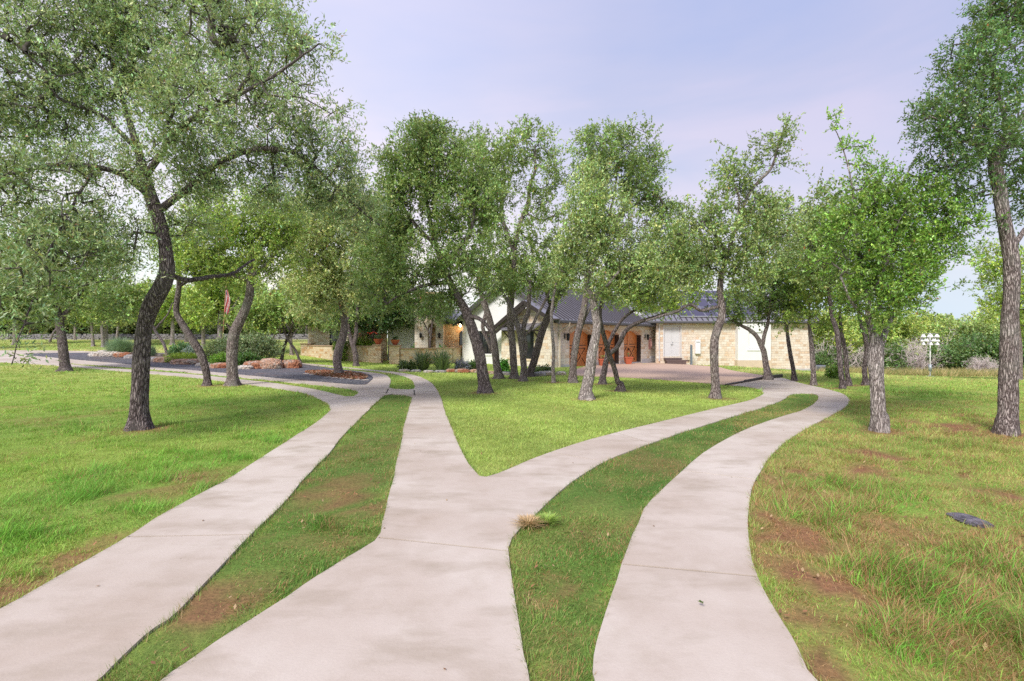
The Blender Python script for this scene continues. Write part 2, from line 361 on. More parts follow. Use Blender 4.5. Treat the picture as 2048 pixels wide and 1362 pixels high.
def brown(x, y):
    w = (fbm(x * 2.2, y * 2.2, 31) - .5) * 1.3; w2 = (fbm(x * 6, y * 6, 37) - .5) * 3.4 + (fbm(x * 22, y * 22, 39, 2) - .5) * 1.6; b = np.zeros(np.shape(x))
    for cx, cy, r, k in PW:
        d = np.hypot((x - cx), (y - cy) * .8) / r; b = np.maximum(b, k * np.clip(1.5 - d + w + w2 * .7, 0, 1))
    cen = inside(CENTRAL, x, y)
    gen = np.clip((fbm(x * 1.1, y * 1.1, 51) - .56) * 5 + w2 * .5, 0, 1) * .5
    rt = np.clip((x / np.maximum(y, 1) - .42) * 6, 0, 1) * (y < 9); gen = gen * (1 + .9 * rt); gen = np.where((y < 11) & ~cen, gen, gen * np.where(cen, .0, .3))
    b = np.maximum(b, gen); b = np.clip((b - .25) * 1.6, 0, 1) * .85 + b * .15
    for cx, cy in TREEBASE: b = np.maximum(b, .8 * np.clip(1.4 - np.hypot(x - cx, y - cy) / .42 + w, 0, 1))
    return np.clip(b, 0, 1)
def lush(x, y):
    """albedo of the sward, per point"""
    n1 = fbm(x * .35, y * .35, 3)[..., None]; n2 = fbm(x * 1.7, y * 1.7, 13)[..., None]; cen = inside(CENTRAL, x, y)[..., None]
    right = sm(.0, .16, (x / np.maximum(y, .5)) - .42)[..., None] * (x > 0)[..., None]
    left = ((x / np.maximum(y, .5)) < -.3)[..., None]
    fresh = np.array([.37, .53, .11]); deep = np.array([.26, .43, .09]); straw = np.array([.60, .54, .25]); yel = np.array([.53, .52, .17])
    t = np.clip((n1 - .3) / .4, 0, 1); base = deep * (1 - t) + fresh * t
    base = np.where(cen, np.array([.40, .52, .13]) * (.85 + .3 * n1), base)
    strip = (inside(pI[0], x, y) | inside(pI[3], x, y))[..., None]; base = np.where(strip, base * np.array([.47, .57, .60]), base)
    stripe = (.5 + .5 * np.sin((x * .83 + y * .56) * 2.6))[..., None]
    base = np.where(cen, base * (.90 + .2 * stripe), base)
    u = np.clip((n2 - .42) * 3, 0, 1) * (.25 + .45 * right)
    base = base * (1 - u) + yel * u
    far = sm(12, 30, y)[..., None]
    tan = np.clip((n1 - .42) * 4, 0, 1) * .5 * far * np.where(cen, 0, 1) + .25 * far * np.where(cen, .0, 1)
    base = base * (1 - tan) + straw * tan
    return base
TALLZ = [gp(1600, 754), gp(1760, 755), gp(1990, 757), gp(2140, 760)]
def tallzone(x, y):
    """dry meadow behind the right-hand lawn"""
    edge = np.interp(x / np.maximum(y, 1), [.55, .62, .70, .97, 1.15], [46, 38, 36.5, 34, 33])
    return (y > edge + (fbm(x * .5, y * 0, 71) - .5) * 2) & (x / np.maximum(y, 1) > .6)
def ground_mesh():
    n = 420; u = np.linspace(-1, 1, n); xs = np.sinh(u * 5.2) / np.sinh(5.2) * 500
    v = np.linspace(0, 1, n); ys = -6 + np.sinh(v * 5.0) / np.sinh(5.0) * 700
    X, Y = np.meshgrid(xs, ys); X = X.ravel(); Y = Y.ravel(); Z = terr(X, Y) - .006 + (fbm(X * 1.3, Y * 1.3, 2) - .5) * .012
    i = np.arange(n - 1); a = (i[:, None] * n + i[None, :]).ravel(); q = np.column_stack([a, a + 1, a + 1 + n, a + n])
    b = brown(X, Y)[:, None]; far = sm(8, 26, Y)[:, None]
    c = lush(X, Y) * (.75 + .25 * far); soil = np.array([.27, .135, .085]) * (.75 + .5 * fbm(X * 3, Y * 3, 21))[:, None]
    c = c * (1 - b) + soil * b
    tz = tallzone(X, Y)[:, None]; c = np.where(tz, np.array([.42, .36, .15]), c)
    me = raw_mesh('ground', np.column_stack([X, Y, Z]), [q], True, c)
    m, nt, bs, _ = newmat('turf_soil'); at = nt.nodes.new('ShaderNodeVertexColor'); at.layer_name = 'Col'
    v = mapping(nt); n1 = noise(nt, v, 28, 5, .7); n2 = noise(nt, v, 5, 4, .6)
    cc = mix(nt, .7, at.outputs[0], ramp(nt, n1, [(.3, (.5, .5, .48)), (.7, (1.25, 1.2, 1.1))]), 'MULTIPLY')
    cc = mix(nt, .5, cc, ramp(nt, n2, [(.3, (.75, .8, .7)), (.7, (1.15, 1.1, 1.1))]), 'MULTIPLY')
    nt.links.new(cc, bs.inputs['Base Color']); bs.inputs['Roughness'].default_value = .95; bs.inputs['Specular IOR Level'].default_value = .1
    bump(nt, bs, n1, .6, .03)
    o = link('ground', me, m); o['kind'] = 'structure'
    return o

def in_beds(x, y): return inside(gpoly, x, y)
BLOCK = []        # plan polygons with no grass (house, beds)
def grass_field():
    bands = [(.1, 1.25, 6000, .003, .036, 2), (1.25, 2.6, 20000, .0028, .036, 2), (2.6, 4.2, 14000, .0038, .036, 2), (4.2, 7.5, 6500, .0056, .040, 1), (7.5, 13, 2600, .0095, .044, 1), (13, 21, 800, .019, .05, 1), (21, 34, 200, .04, .06, 1), (34, 56, 40, .08, .08, 1), (33, 50, 130, .05, .1, 9)]
    Vs = []; T = []; Q = []; C = []; off = 0
    for y0, y1, dens, w, h, seg in bands:
        wd = lambda q: 1.12 * q + 1.8; n = int((y1 - y0) * 2 * wd(y1) * dens); y = rng.uniform(y0, y1, n); y = y[rng.random(n) < wd(y) / wd(y1)]; n = len(y); x = rng.uniform(-1, 1, n) * wd(y)
        k = ~on_concrete(x, y) & ~in_beds(x, y)
        for p in BLOCK: k &= ~inside(p, x, y)
        br = brown(x, y); k &= rng.random(n) > br * .78
        if seg == 9: k &= tallzone(x, y)
        tz = tallzone(x, y); cl = fbm(x * 3.2, y * 3.2, 41); cl2 = fbm(x * .8, y * .8, 43)
        cen = inside(CENTRAL, x, y); ang = x / y; right = (ang > .44) & ~cen; left = (ang < -.28) & ~cen
        k &= (rng.random(n) < .35 + 1.5 * cl) | cen
        x, y, br, tz, cl, cl2, cen, right, left = [q[k] for q in (x, y, br, tz, cl, cl2, cen, right, left)]; n = len(x)
        hh = h * rng.lognormal(0, .32, n) * np.where(cen, .85, 1) * np.where(right, .66 + .8 * np.clip((cl2 - .35) * 2.5, 0, 1.3), 1) * np.where(left, .68 + .45 * np.clip((cl - .4) * 2.5, 0, 1), 1)
        hh *= (.45 + 1.1 * cl) * (1 - .45 * br)
        strip = inside(pI[0], x, y) | inside(pI[3], x, y); hh = np.where(strip, hh * .62, hh)
        lp = np.zeros(n)
        for cx, cy, r in LUSHP: lp = np.maximum(lp, np.clip(1.5 - np.hypot(x - cx, (y - cy)) / r + (cl - .5) * 1.6, 0, 1))
        hh *= 1 + .75 * lp
        tall = (right | left) & (cl > .62); hh = np.where(tall, hh * 1.35, hh)
        hh = hh * np.where(y > 9, .75, 1)
        hh = np.where(tz, rng.uniform(.3, .75, n), hh)
        col = lush(x, y); dry = rng.random(n) < .10 + .62 * br + .34 * right * (y < 12) + .10 * strip
        straw = np.array([.58, .42, .22]); rust = np.array([.52, .24, .11])
        mixd = rng.random(n)[:, None]; dc = straw * mixd + rust * (1 - mixd)
        col = col * (.45 + 1.05 * rng.random(n) ** .9)[:, None] * (1 + .25 * (rng.random((n, 3)) - .5))
        blue = ((cl > .6) & ~cen)[:, None]; col = np.where(blue, col * np.array([.86, 1.0, .85]), col)
        dry &= ~(cen & (rng.random(n) < .85))
        col = np.where(dry[:, None], dc * rng.uniform(.6, 1.1, n)[:, None], col)
        col = np.where((lp > .3)[:, None] & ~dry[:, None], col * np.array([.74, .98, .75]), col)
        col = np.where(tz[:, None], np.where((rng.random(n) < .3)[:, None], np.array([.22, .30, .08]), np.array([.62, .50, .24])) * rng.uniform(.6, 1.15, n)[:, None], col)
        th = rng.uniform(0, 2 * np.pi, n); lean = rng.uniform(.35, 1.2, n) + .2 * br; la = th + rng.normal(0, .6, n) + np.pi / 2
        # blades combed along shared directions inside a tuft
        comb = fbm(x * 4, y * 4, 61) * 12; la = np.where(rng.random(n) < .55, comb, la)
        z = terr(x, y) - .01; base = np.column_stack([x, y, z]); side = np.column_stack([np.cos(th), np.sin(th), np.zeros(n)]) * (w * .5 * rng.uniform(.6, 1.3, n))[:, None]
        side = np.where(tz[:, None], side * .6, side)
        up = np.column_stack([np.cos(la) * np.sin(lean), np.sin(la) * np.sin(lean), np.cos(lean)])
        tip = base + up * hh[:, None] * 1.15
        if seg == 2:
            mid = base + (up * .45 + np.array([0, 0, .22])) * hh[:, None]
            V = np.stack([base - side, base + side, mid + side * .8, mid - side * .8, tip], 1).reshape(-1, 3)
            a = off + np.arange(n) * 5; Q.append(np.column_stack([a, a + 1, a + 2, a + 3])); T.append(np.column_stack([a + 3, a + 2, a + 4])); m = 5
        else:
            V = np.stack([base - side, base + side, tip], 1).reshape(-1, 3); a = off + np.arange(n) * 3; T.append(np.column_stack([a, a + 1, a + 2])); m = 3
        cc = np.repeat(col, m, axis=0); Vs.append(V); C.append(cc); off += len(V)
    # ragged fringe hanging over the slab edges
    for p in [pO] + [pI[0], pI[3], pI[2]]:
        q = np.roll(p, -1, 0); L = np.linalg.norm(q - p, axis=1); nrm = np.column_stack([q[:, 1] - p[:, 1], p[:, 0] - q[:, 0]]) / (L[:, None] + 1e-9)
        cnt_ = (L * 420 / np.maximum(1, np.abs(p[:, 1]) / 3.5) * (p[:, 1] > 1.2) * (p[:, 1] < 16)).astype(int); idx = np.repeat(np.arange(len(p)), cnt_); n = len(idx)
        t = rng.random(n)[:, None]; c0 = p[idx] * (1 - t) + q[idx] * t; s_ = np.abs(rng.normal(0, .022, n))[:, None]
        tst = c0 + nrm[idx] * .03; inn = on_concrete(tst[:, 0], tst[:, 1]); sg = np.where(inn, -1., 1.)[:, None]; c0 = c0 + nrm[idx] * sg * s_
        x, y = c0[:, 0], c0[:, 1]; patch = fbm(x * 2.5, y * 2.5, 77); k = rng.random(n) < np.clip((patch - .25) * 2.2, .1, 1); x, y, sg, idx, patch = x[k], y[k], sg[k], idx[k], patch[k]; n = len(x)
        w = .0035 * np.maximum(1, y / 3.2); h = rng.uniform(.02, .055, n) * (.6 + .9 * patch); lean = rng.uniform(.2, 1.3, n); out_ = -nrm[idx] * sg; a0 = np.arctan2(out_[:, 1], out_[:, 0]) + rng.normal(0, .9, n)
        base = np.column_stack([x, y, terr(x, y) - .005]); side = np.column_stack([-np.sin(a0), np.cos(a0), np.zeros(n)]) * (w * .5)[:, None]; tip = base + np.column_stack([np.cos(a0) * np.sin(lean), np.sin(a0) * np.sin(lean), np.cos(lean) + .15]) * h[:, None]
        V = np.stack([base - side, base + side, tip], 1).reshape(-1, 3); a = off + np.arange(n) * 3; T.append(np.column_stack([a, a + 1, a + 2])); off += len(V); Vs.append(V)
        col = lush(x, y) * rng.uniform(.6, 1.3, n)[:, None]; col = np.where((rng.random(n) < .22)[:, None], np.array([.55, .38, .20]) * rng.uniform(.6, 1.1, n)[:, None], col); C.append(np.repeat(col, 3, 0))
    V = np.concatenate(Vs); me = raw_mesh('grass', V, [np.concatenate(Q), np.concatenate(T)], False, np.concatenate(C))
    o = link('grass', me, M['grass']); tag(o, 'green lawn grass with brown worn patches beside the pale drive strips', 'grass', kind='stuff')
    print('grass verts', len(V)); return o
# ------------------------------------------------------------------ trees
def catmull(pts, step):
    pts = np.asarray(pts, float); out = []
    p = np.vstack([2 * pts[0] - pts[1], pts, 2 * pts[-1] - pts[-2]])
    for i in range(1, len(p) - 2):
        L = np.linalg.norm(p[i + 1][:3] - p[i][:3]); n = max(2, int(L / step))
        for k in range(n):
            t = k / n; out.append(.5 * (2 * p[i] + (p[i + 1] - p[i - 1]) * t + (2 * p[i - 1] - 5 * p[i] + 4 * p[i + 1] - p[i + 2]) * t * t + (3 * p[i] - p[i - 1] - 3 * p[i + 1] + p[i + 2]) * t ** 3))
    out.append(pts[-1]); return np.array(out)
def limb_mesh(Vs, Fs, pts, rad, n=14, seed=0, rough=.09, flare_=False):
    """one smooth tapering tube with a lumpy surface; pts (k,3)"""
    k = len(pts); d = np.gradient(pts, axis=0); d /= np.linalg.norm(d, axis=1)[:, None] + 1e-9
    a = np.cross(d[0], [0, 1, .02]); a /= np.linalg.norm(a); A = []
    for i in range(k):
        a = a - d[i] * a.dot(d[i]); a /= np.linalg.norm(a) + 1e-9; A.append(a)
    A = np.array(A); B = np.cross(d, A); th = np.linspace(0, 2 * np.pi, n, endpoint=False)
    ct, stt = np.cos(th), np.sin(th)
    L = np.concatenate([[0], np.cumsum(np.linalg.norm(np.diff(pts, axis=0), axis=1))])
    w = 1 + rough * 2 * (fbm(np.add.outer(L * 3, ct * 1.5), np.add.outer(L * 0, stt * 1.5) + seed, 3 + seed) - .5) + rough * 1.4 * (fbm(np.add.outer(L * 9, ct * 4), np.add.outer(L * 0, stt * 4) + seed, 8 + seed) - .5)
    R_ = rad[:, None] * w
    if flare_: R_ = R_ * (1 + .30 * np.exp(-np.maximum(pts[:, 2:3], 0) / .13) * (.55 * np.cos(3 * th + seed) + .45 * np.cos(5 * th + 2 * seed)))
    V = pts[:, None, :] + A[:, None, :] * (ct * R_)[..., None] + B[:, None, :] * (stt * R_)[..., None]
    off = sum(len(v) for v in Vs); Vs.append(V.reshape(-1, 3))
    i = np.arange(k - 1)[:, None] * n; j = np.arange(n)[None, :]; j2 = (j + 1) % n
    Fs.append(np.stack([off + i + j, off + i + j2, off + i + n + j2, off + i + n + j], -1).reshape(-1, 4))
    return V
def frusta(p0, p1, r0, r1, n):
    d = p1 - p0; L = np.linalg.norm(d, axis=1)[:, None] + 1e-9; d = d / L
    ref = np.where(np.abs(d[:, 2:3]) < .9, np.array([[0, 0, 1.]]), np.array([[1., 0, 0]])); a = np.cross(d, ref); a /= np.linalg.norm(a, axis=1)[:, None]; b = np.cross(d, a)
    th = np.linspace(0, 2 * np.pi, n, endpoint=False); ring = a[:, None] * np.cos(th)[None, :, None] + b[:, None] * np.sin(th)[None, :, None]
    V = np.concatenate([p0[:, None] + ring * r0[:, None, None], p1[:, None] + d[:, None] * (r1 * .5)[:, None, None] + ring * r1[:, None, None]], 1)
    o = np.arange(len(p0))[:, None] * 2 * n; j = np.arange(n)[None]; j2 = (j + 1) % n
    Fq = np.stack([o + j, o + j2, o + n + j2, o + n + j], -1).reshape(-1, 4)
    return V.reshape(-1, 3), Fq
def unit(v): return v / (np.linalg.norm(v, axis=-1, keepdims=True) + 1e-9)
def leaves(cen, outdir, rad, per, ln, wd, col, rg, upb=.25, colvar=.24, droop=0):
    """sprigs of small pointed leaves round each cluster centre"""
    n = len(cen); tw = max(1, per // 9); lf = 9
    st = np.repeat(cen, tw, 0) + rg.normal(0, .33, (n * tw, 3)) * np.repeat(rad, tw)[:, None]
    td = unit(rg.normal(0, .75, (n * tw, 3)) + np.repeat(outdir, tw, 0) * .75 + np.array([0, 0, upb - droop]))
    tl = np.repeat(rad, tw) * rg.uniform(.5, 1.15, n * tw)
    m = n * tw * lf; t = np.tile(np.linspace(.1, 1, lf), n * tw) + rg.uniform(-.05, .05, m)
    D = np.repeat(td, lf, 0); base = np.repeat(st, lf, 0) + D * (np.repeat(tl, lf) * t)[:, None]
    ld = unit(D * .55 + rg.normal(0, .62, (m, 3)) + np.array([0, 0, .12])); sd = unit(np.cross(ld, unit(rg.normal(0, .55, (m, 3)) + np.array([0, 0, 1.0]))))
    l = ln * rg.uniform(.65, 1.3, m)[:, None]; w = wd * rg.uniform(.7, 1.25, m)[:, None]; nrm = np.cross(sd, ld)
    V = np.stack([base, base + ld * l * .48 + sd * w * .5 + nrm * w * .12, base + ld * l, base + ld * l * .48 - sd * w * .5 + nrm * w * .12], 1)
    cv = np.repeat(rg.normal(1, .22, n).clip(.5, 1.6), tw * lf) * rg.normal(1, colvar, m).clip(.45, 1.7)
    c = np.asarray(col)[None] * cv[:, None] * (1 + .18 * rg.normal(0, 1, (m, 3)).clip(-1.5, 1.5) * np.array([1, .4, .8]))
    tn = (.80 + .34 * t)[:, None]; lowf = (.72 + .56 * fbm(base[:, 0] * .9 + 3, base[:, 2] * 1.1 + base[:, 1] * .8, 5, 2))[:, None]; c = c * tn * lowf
    yn = rg.random(m); c = np.where((yn < .022)[:, None], np.array([.30, .30, .06]), c); c = np.where((yn > .9965)[:, None], np.array([.40, .16, .06]), c)
    gl = rg.random(m) < .09; c = np.where(gl[:, None], c * .6 + np.array([.20, .23, .15]), c)  # a random few leaves paled: glossy highlight put into the colour
    return V.reshape(-1, 3), np.repeat(c.clip(.005, .9), 4, axis=0), td, st, tl
GREEN = dict(olive=(.31, .41, .14), mid=(.25, .355, .11), dark=(.07, .15, .045), pale=(.54, .61, .25), bright=(.36, .50, .09), grey=(.27, .33, .17), jun=(.08, .13, .05))
def make_tree(name, label, base, d, trunk, limbs, blobs, barkm='bark', col='olive', leaf=(.065, .032), clus=.30, LAI=2.3, per=72, cat='tree', group=None, seed=1, flare=1.35, rz=None, world=False, twigm='twig', droop=0, sprout=.10):
    """trunk: list of (px,py,dd,width px); limbs: lists of the same; blobs: (cx,cy,rx,ry,dd,depth radius m or None, density)"""
    rg = np.random.default_rng(seed)
    Bx, By = gp(*base) if d is None else ((base[0] - 1024) / F * d, d)
    d0 = By; bz = float(terr(Bx, By)); B = np.array([Bx, By, bz])
    TREEBASE.append((Bx, By))
    root = empty(name, tuple(B), label, cat, group)
    def tr(L):
        q = np.array([[*P(a, b, d0 + c), w * (d0 + c) / F / 2 / math.sqrt(1 + ((a - 1024) / F) ** 2)] for a, b, c, w in L]); return q
    Vs, Fs = [], []; nodes = []; nrad = []; npar = []
    for i, L in enumerate([trunk] + limbs):
        q = tr(L)
        if i == 0:
            q[0, 2] = bz
            q = np.vstack([q[0] + np.array([0, 0, -.15, q[0, 3] * (flare - 1) * 1.6]), q[0] + np.array([0, 0, .02, q[0, 3] * (flare - 1)]), q[0] + np.array([(q[1, 0] - q[0, 0]) * .12, 0, .22, 0]), q[1:]])
        c = catmull(q, .09 if i == 0 else .08); c[:, 3] = np.maximum(c[:, 3], .006)
        if i > 0:
            jit = rg.normal(0, 1, (len(c), 3)); jit = np.array([np.convolve(jit[:, k], np.ones(5) / 5, 'same') for k in range(3)]).T; c[:, :3] += jit * .02 * np.minimum(1, np.arange(len(c)) / 6)[:, None]
        pts = c[:, :3] - B
        V = limb_mesh(Vs, Fs, pts, c[:, 3], 22 if i == 0 and q[1, 3] > .08 else 10, seed + i, flare_=(i == 0 and q[1, 3] > .08))
        o = len(nodes)
        for k in range(0, len(pts), 2):
            if i == 0 and pts[k, 2] < 1.2 and len(blobs): continue
            nodes.append(pts[k]); nrad.append(c[k, 3]); npar.append(-1)
    tV = np.concatenate(Vs); tF = np.concatenate(Fs)
    cen = []; od = []; dn = []
    for (cx, cy, rx, ry, dd, rzz, den) in blobs:
        dd0 = d0 + dd; c = P(cx, cy, dd0) - B; a, b2 = rx * dd0 / F, ry * dd0 / F; rr = rzz or (a + b2) / 2
        nl = 2.45 * LAI * math.pi * a * b2 / (leaf[0] * leaf[1] * .5) * den; nc = max(3, int(nl / per))
        u = unit(rg.normal(0, 1, (nc, 3))); r = rg.random(nc) ** (1 / 2.3); r *= 1 + (rg.random(nc) < sprout) * rg.uniform(0, .35, nc)
        p = c + u * r[:, None] * np.array([a, rr, b2])
        # lumpy, gappy crown: drop clusters where a coarse noise is low
        g_ = 2.6 / max(1.0, d0 / 14) ; keep = (fbm(p[:, 0] * g_ + 7 * seed, p[:, 2] * g_ * 1.1 + p[:, 1] * g_ * .7, 90 + seed, 2) > .40) | (rg.random(nc) < .12)
        p = p[keep]; u = u[keep]; cen.append(p); od.append(u)
    cen = np.concatenate(cen); od = np.concatenate(od)
    # branches: each cluster is joined to the nearest wood, nearest first
    nodes = np.array(nodes) if nodes else np.zeros((1, 3)); base_n = len(nodes)
    dist = np.array([np.min(np.linalg.norm(nodes - p, axis=1)) for p in cen]); order = np.argsort(dist)
    NN = np.zeros((base_n + len(cen) * 3, 3)); NN[:base_n] = nodes; par = np.full(len(NN), -1); cnt = base_n
    for ii in order:
        p = cen[ii]; dd_ = np.linalg.norm(NN[:cnt] - p, axis=1); q = int(np.argmin(dd_)); s = NN[q]; L = dd_[q]
        if L < .02: continue
        k = 3 if L > .5 else 2 if L > .2 else 1; prev = q
        for j in range(1, k + 1):
            t = j / k; m = s + (p - s) * t + (rg.normal(0, .10 * L, 3) if j < k else 0)
            if j < k: m = m + np.array([0, 0, -.06 * L if p[2] > s[2] else .05 * L])
            NN[cnt] = m; par[cnt] = prev; prev = cnt; cnt += 1
    NN = NN[:cnt]; par = par[:cnt]; r2 = np.full(cnt, .0040 ** 2.2)
    for i in range(cnt - 1, base_n - 1, -1):
        if par[i] >= 0: r2[par[i]] += r2[i]
    rad = np.minimum(r2 ** (1 / 2.2), .075)
    ch = np.arange(base_n, cnt); pa = par[ch]; r0 = np.where(pa < base_n, rad[ch] * 1.1, np.minimum(rad[pa], rad[ch] * 1.6)); 
    V, Fq = frusta(NN[pa], NN[ch], r0, rad[ch], 5)
    if len(V) // 10 > 800:
        link('trunk', raw_mesh('trunk', tV, [tF], True), M[barkm], root); link('branches', raw_mesh('branches', V, [Fq], True), M[twigm], root)
    else:
        me = raw_mesh('trunk', np.vstack([tV, V]), [tF, Fq + len(tV)], True); link('trunk', me, M[barkm], root); me.materials.append(M[twigm])
        mi = np.zeros(len(tF) + len(Fq), np.int32); mi[len(tF):] = 1; me.polygons.foreach_set('material_index', mi)
    c_ = GREEN[col] if isinstance(col, str) else col
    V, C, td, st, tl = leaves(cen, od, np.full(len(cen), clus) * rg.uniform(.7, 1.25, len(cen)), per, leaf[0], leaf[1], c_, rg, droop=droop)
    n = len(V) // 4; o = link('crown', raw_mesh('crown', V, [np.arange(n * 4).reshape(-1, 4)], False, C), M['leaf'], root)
    return root
def copy_tree(root, loc, rz, sc, label, group=None, name=None):
    r = root.copy(); COL.objects.link(r); r.location = loc; r.rotation_euler = (0, 0, rz); r.scale = (sc, sc, sc * 1.0); r['label'] = label
    if group: r['group'] = group
    for c in list(root.children):
        k = c.copy(); COL.objects.link(k); k.parent = r
    return r
# ------------------------------------------------------------------ the trees one can tell apart
OAKS = 'live oaks around the driveway'
make_tree('oak_tree', 'big leaning oak with spreading crown on the left lawn, nearest to the left drive strip', (278, 857), None,
  [(278, 857, 0, 42), (279, 800, 0, 39), (281, 745, 0, 37), (284, 695, 0, 35), (290, 648, 0, 35), (303, 610, 0, 38), (323, 575, 0, 37), (334, 540, 0, 33), (330, 490, 0, 27), (318, 440, .1, 30), (304, 400, .1, 29), (290, 355, .2, 24), (276, 300, .4, 18), (255, 230, .5, 13), (230, 150, .6, 9), (210, 60, .7, 6), (200, -60, .8, 4)],
  [[(303, 395, .1, 18), (250, 352, -.2, 15), (190, 336, -.5, 14), (110, 330, -.9, 12), (30, 345, -1.3, 9), (-60, 350, -1.6, 6)],
   [(312, 425, .1, 18), (370, 380, .1, 15), (430, 330, 0, 13), (500, 300, -.1, 12), (580, 305, 0, 10), (640, 345, .2, 8), (700, 400, .4, 6), (760, 450, .6, 4)],
   [(290, 355, .2, 16), (340, 280, -.1, 14), (400, 225, -.4, 12), (455, 200, -.6, 10), (500, 150, -.7, 8), (480, 90, -.8, 5), (400, 30, -.9, 4)],
   [(455, 200, -.6, 9), (530, 160, -.8, 7), (590, 120, -.9, 5), (640, 85, -1, 3)],
   [(276, 300, .4, 12), (200, 230, .1, 10), (110, 190, -.4, 8), (95, 150, -.5, 6), (20, 80, -.8, 4)],
   [(330, 545, 0, 14), (370, 560, .4, 12), (410, 556, .8, 10), (460, 548, 1.2, 7), (510, 520, 1.8, 5)],
   [(190, 336, -.5, 8), (140, 420, -1.2, 7), (90, 520, -1.8, 5), (60, 620, -2.1, 4), (35, 690, -2.3, 2.5), (25, 728, -2.3, 1.5)]],
  [(110, 110, 170, 120, 0, 1.3, .78), (300, 70, 190, 110, .5, 1.3, .9), (480, 70, 110, 90, -.5, .9, .9), (600, 90, 55, 35, -.7, .4, .7), (450, 220, 170, 95, -.2, 1.2, 1.1), (590, 215, 85, 45, -.4, .5, .75), (640, 290, 66, 44, 0, .5, .9), (690, 330, 40, 34, .2, .4, .7), (560, 330, 120, 45, .3, .6, .8), (665, 385, 70, 44, .5, .5, .9), (720, 430, 50, 40, .6, .4, .8), (600, 400, 80, 40, .5, .5, .7), (500, 380, 90, 40, .3, .5, .6), (235, 190, 120, 60, .8, .8, .6), (80, 250, 120, 60, 0, .8, .8),
   (60, 390, 130, 85, -1.2, 1.0, .66), (200, 345, 100, 50, -.4, .6, .75), (350, 330, 140, 65, 0, .8, .9), (90, 510, 130, 85, -1.6, .9, .95), (215, 470, 70, 65, -.6, .5, .75), (45, 610, 60, 50, -2.1, .35, .8), (20, 705, 12, 22, -2.3, .12, .6), (380, 450, 80, 28, .4, .4, .5), (700, 250, 14, 30, -.2, .12, .5), (660, 110, 20, 10, -.9, .1, .5),
   (120, -110, 260, 130, 0, 1.5, .55), (430, -90, 170, 90, -.3, 1.0, .5), (-120, 250, 120, 250, -.8, 1.0, .5)],
  barkm='bark_dark', col=(.35, .445, .21), leaf=(.062, .021), clus=.27, LAI=2.35, per=63, group=OAKS, seed=3)
make_tree('oak_tree', 'dark-trunked oak between the far left drive strip and the lawn edge', (130, 742), None,
  [(131, 742, 0, 25), (128, 715, 0, 23), (124, 680, 0, 21), (119, 645, 0, 19), (112, 610, 0, 16), (105, 570, 0, 12)],
  [[(119, 645, 0, 13), (150, 600, .3, 10), (180, 560, .5, 7)], [(112, 610, 0, 10), (70, 580, -.3, 8), (30, 560, -.5, 6)]],
  [(40, 560, 110, 62, 0, 1.8, .9), (150, 540, 110, 70, .5, 1.8, .9), (90, 610, 100, 42, .3, 1.2, .9), (200, 600, 60, 45, .6, 1.0, .9), (30, 620, 60, 35, -.3, 1, .8), (100, 480, 110, 50, .5, 1.5, .7)], barkm='bark_dark', col='mid', leaf=(.12, .06), clus=.42, group=OAKS, seed=4)
make_tree('oak_tree', 'thin crooked oak bending left then right, next to the rock bed', (415, 771), None,
  [(415, 771, 0, 15), (411, 738, 0, 16), (400, 705, 0, 17), (383, 678, 0, 18), (366, 650, 0, 15), (353, 625, 0, 13), (355, 597, 0, 12), (358, 572, 0, 11), (356, 540, 0, 9), (352, 500, .2, 7)],
  [[(358, 572, 0, 9), (390, 556, .2, 8), (440, 556, .5, 7), (490, 545, .8, 6)]],
  [(350, 500, 60, 42, .2, .7, .7), (430, 530, 60, 26, .6, .6, .7)], barkm='bark_dark', col='mid', leaf=(.085, .042), group=OAKS, seed=5)
make_tree('oak_tree', 'sturdy oak curving right in front of the pale bushy shrub and flagpole', (465, 771), None,
  [(466, 771, 0, 25), (464, 735, 0, 23), (464, 700, 0, 23), (468, 670, 0, 23), (478, 645, 0, 21), (490, 620, 0, 19), (499, 590, 0, 18), (501, 560, 0, 15), (505, 520, .2, 12), (495, 470, .3, 9)],
  [[(468, 668, 0, 9), (458, 655, -.1, 7), (452, 648, -.2, 5)], [(501, 560, 0, 11), (450, 552, -.3, 9), (400, 560, -.6, 7)], [(502, 555, 0, 10), (540, 520, .3, 8), (570, 480, .5, 6)]],
  [(420, 480, 100, 66, -.2, 1.4, 1.1), (500, 440, 100, 66, .3, 1.4, 1.1), (470, 530, 120, 42, .2, 1.3, 1.1), (560, 520, 60, 45, .6, .9, .8), (390, 545, 55, 28, -.4, .7, .8), (560, 450, 50, 45, .6, .8, .7)], col=(.40, .53, .12), leaf=(.085, .042), clus=.36, group=OAKS, seed=6)
make_tree('oak_tree', 'olive oak with a bent grey trunk standing in the mulch ring on the gravel', (676, 749), None,
  [(677, 749, 0, 18), (674, 722, 0, 17), (678, 697, 0, 17), (686, 672, 0, 16), (689, 645, 0, 14), (684, 615, 0, 12), (678, 590, 0, 10), (672, 560, 0, 9), (665, 520, .2, 7)],
  [[(684, 615, 0, 8), (710, 560, .3, 7), (740, 510, .5, 5)], [(678, 590, 0, 8), (640, 540, -.3, 6), (610, 500, -.5, 5)]],
  [(670, 460, 95, 80, 0, 1.8, 1.15), (620, 520, 62, 70, -.4, 1.4, 1.2), (635, 595, 60, 46, -.3, 1.2, 1.1), (740, 480, 75, 80, .4, 1.6, 1.0), (700, 560, 75, 45, 0, 1.2, .9), (620, 440, 50, 46, -.3, 1.0, 1.0), (700, 400, 60, 40, .1, 1.1, .8), (780, 500, 45, 60, .4, 1.1, .8), (780, 570, 50, 42, .3, 1.0, .7)], col='pale', leaf=(.115, .052), clus=.40, group=OAKS, seed=7)
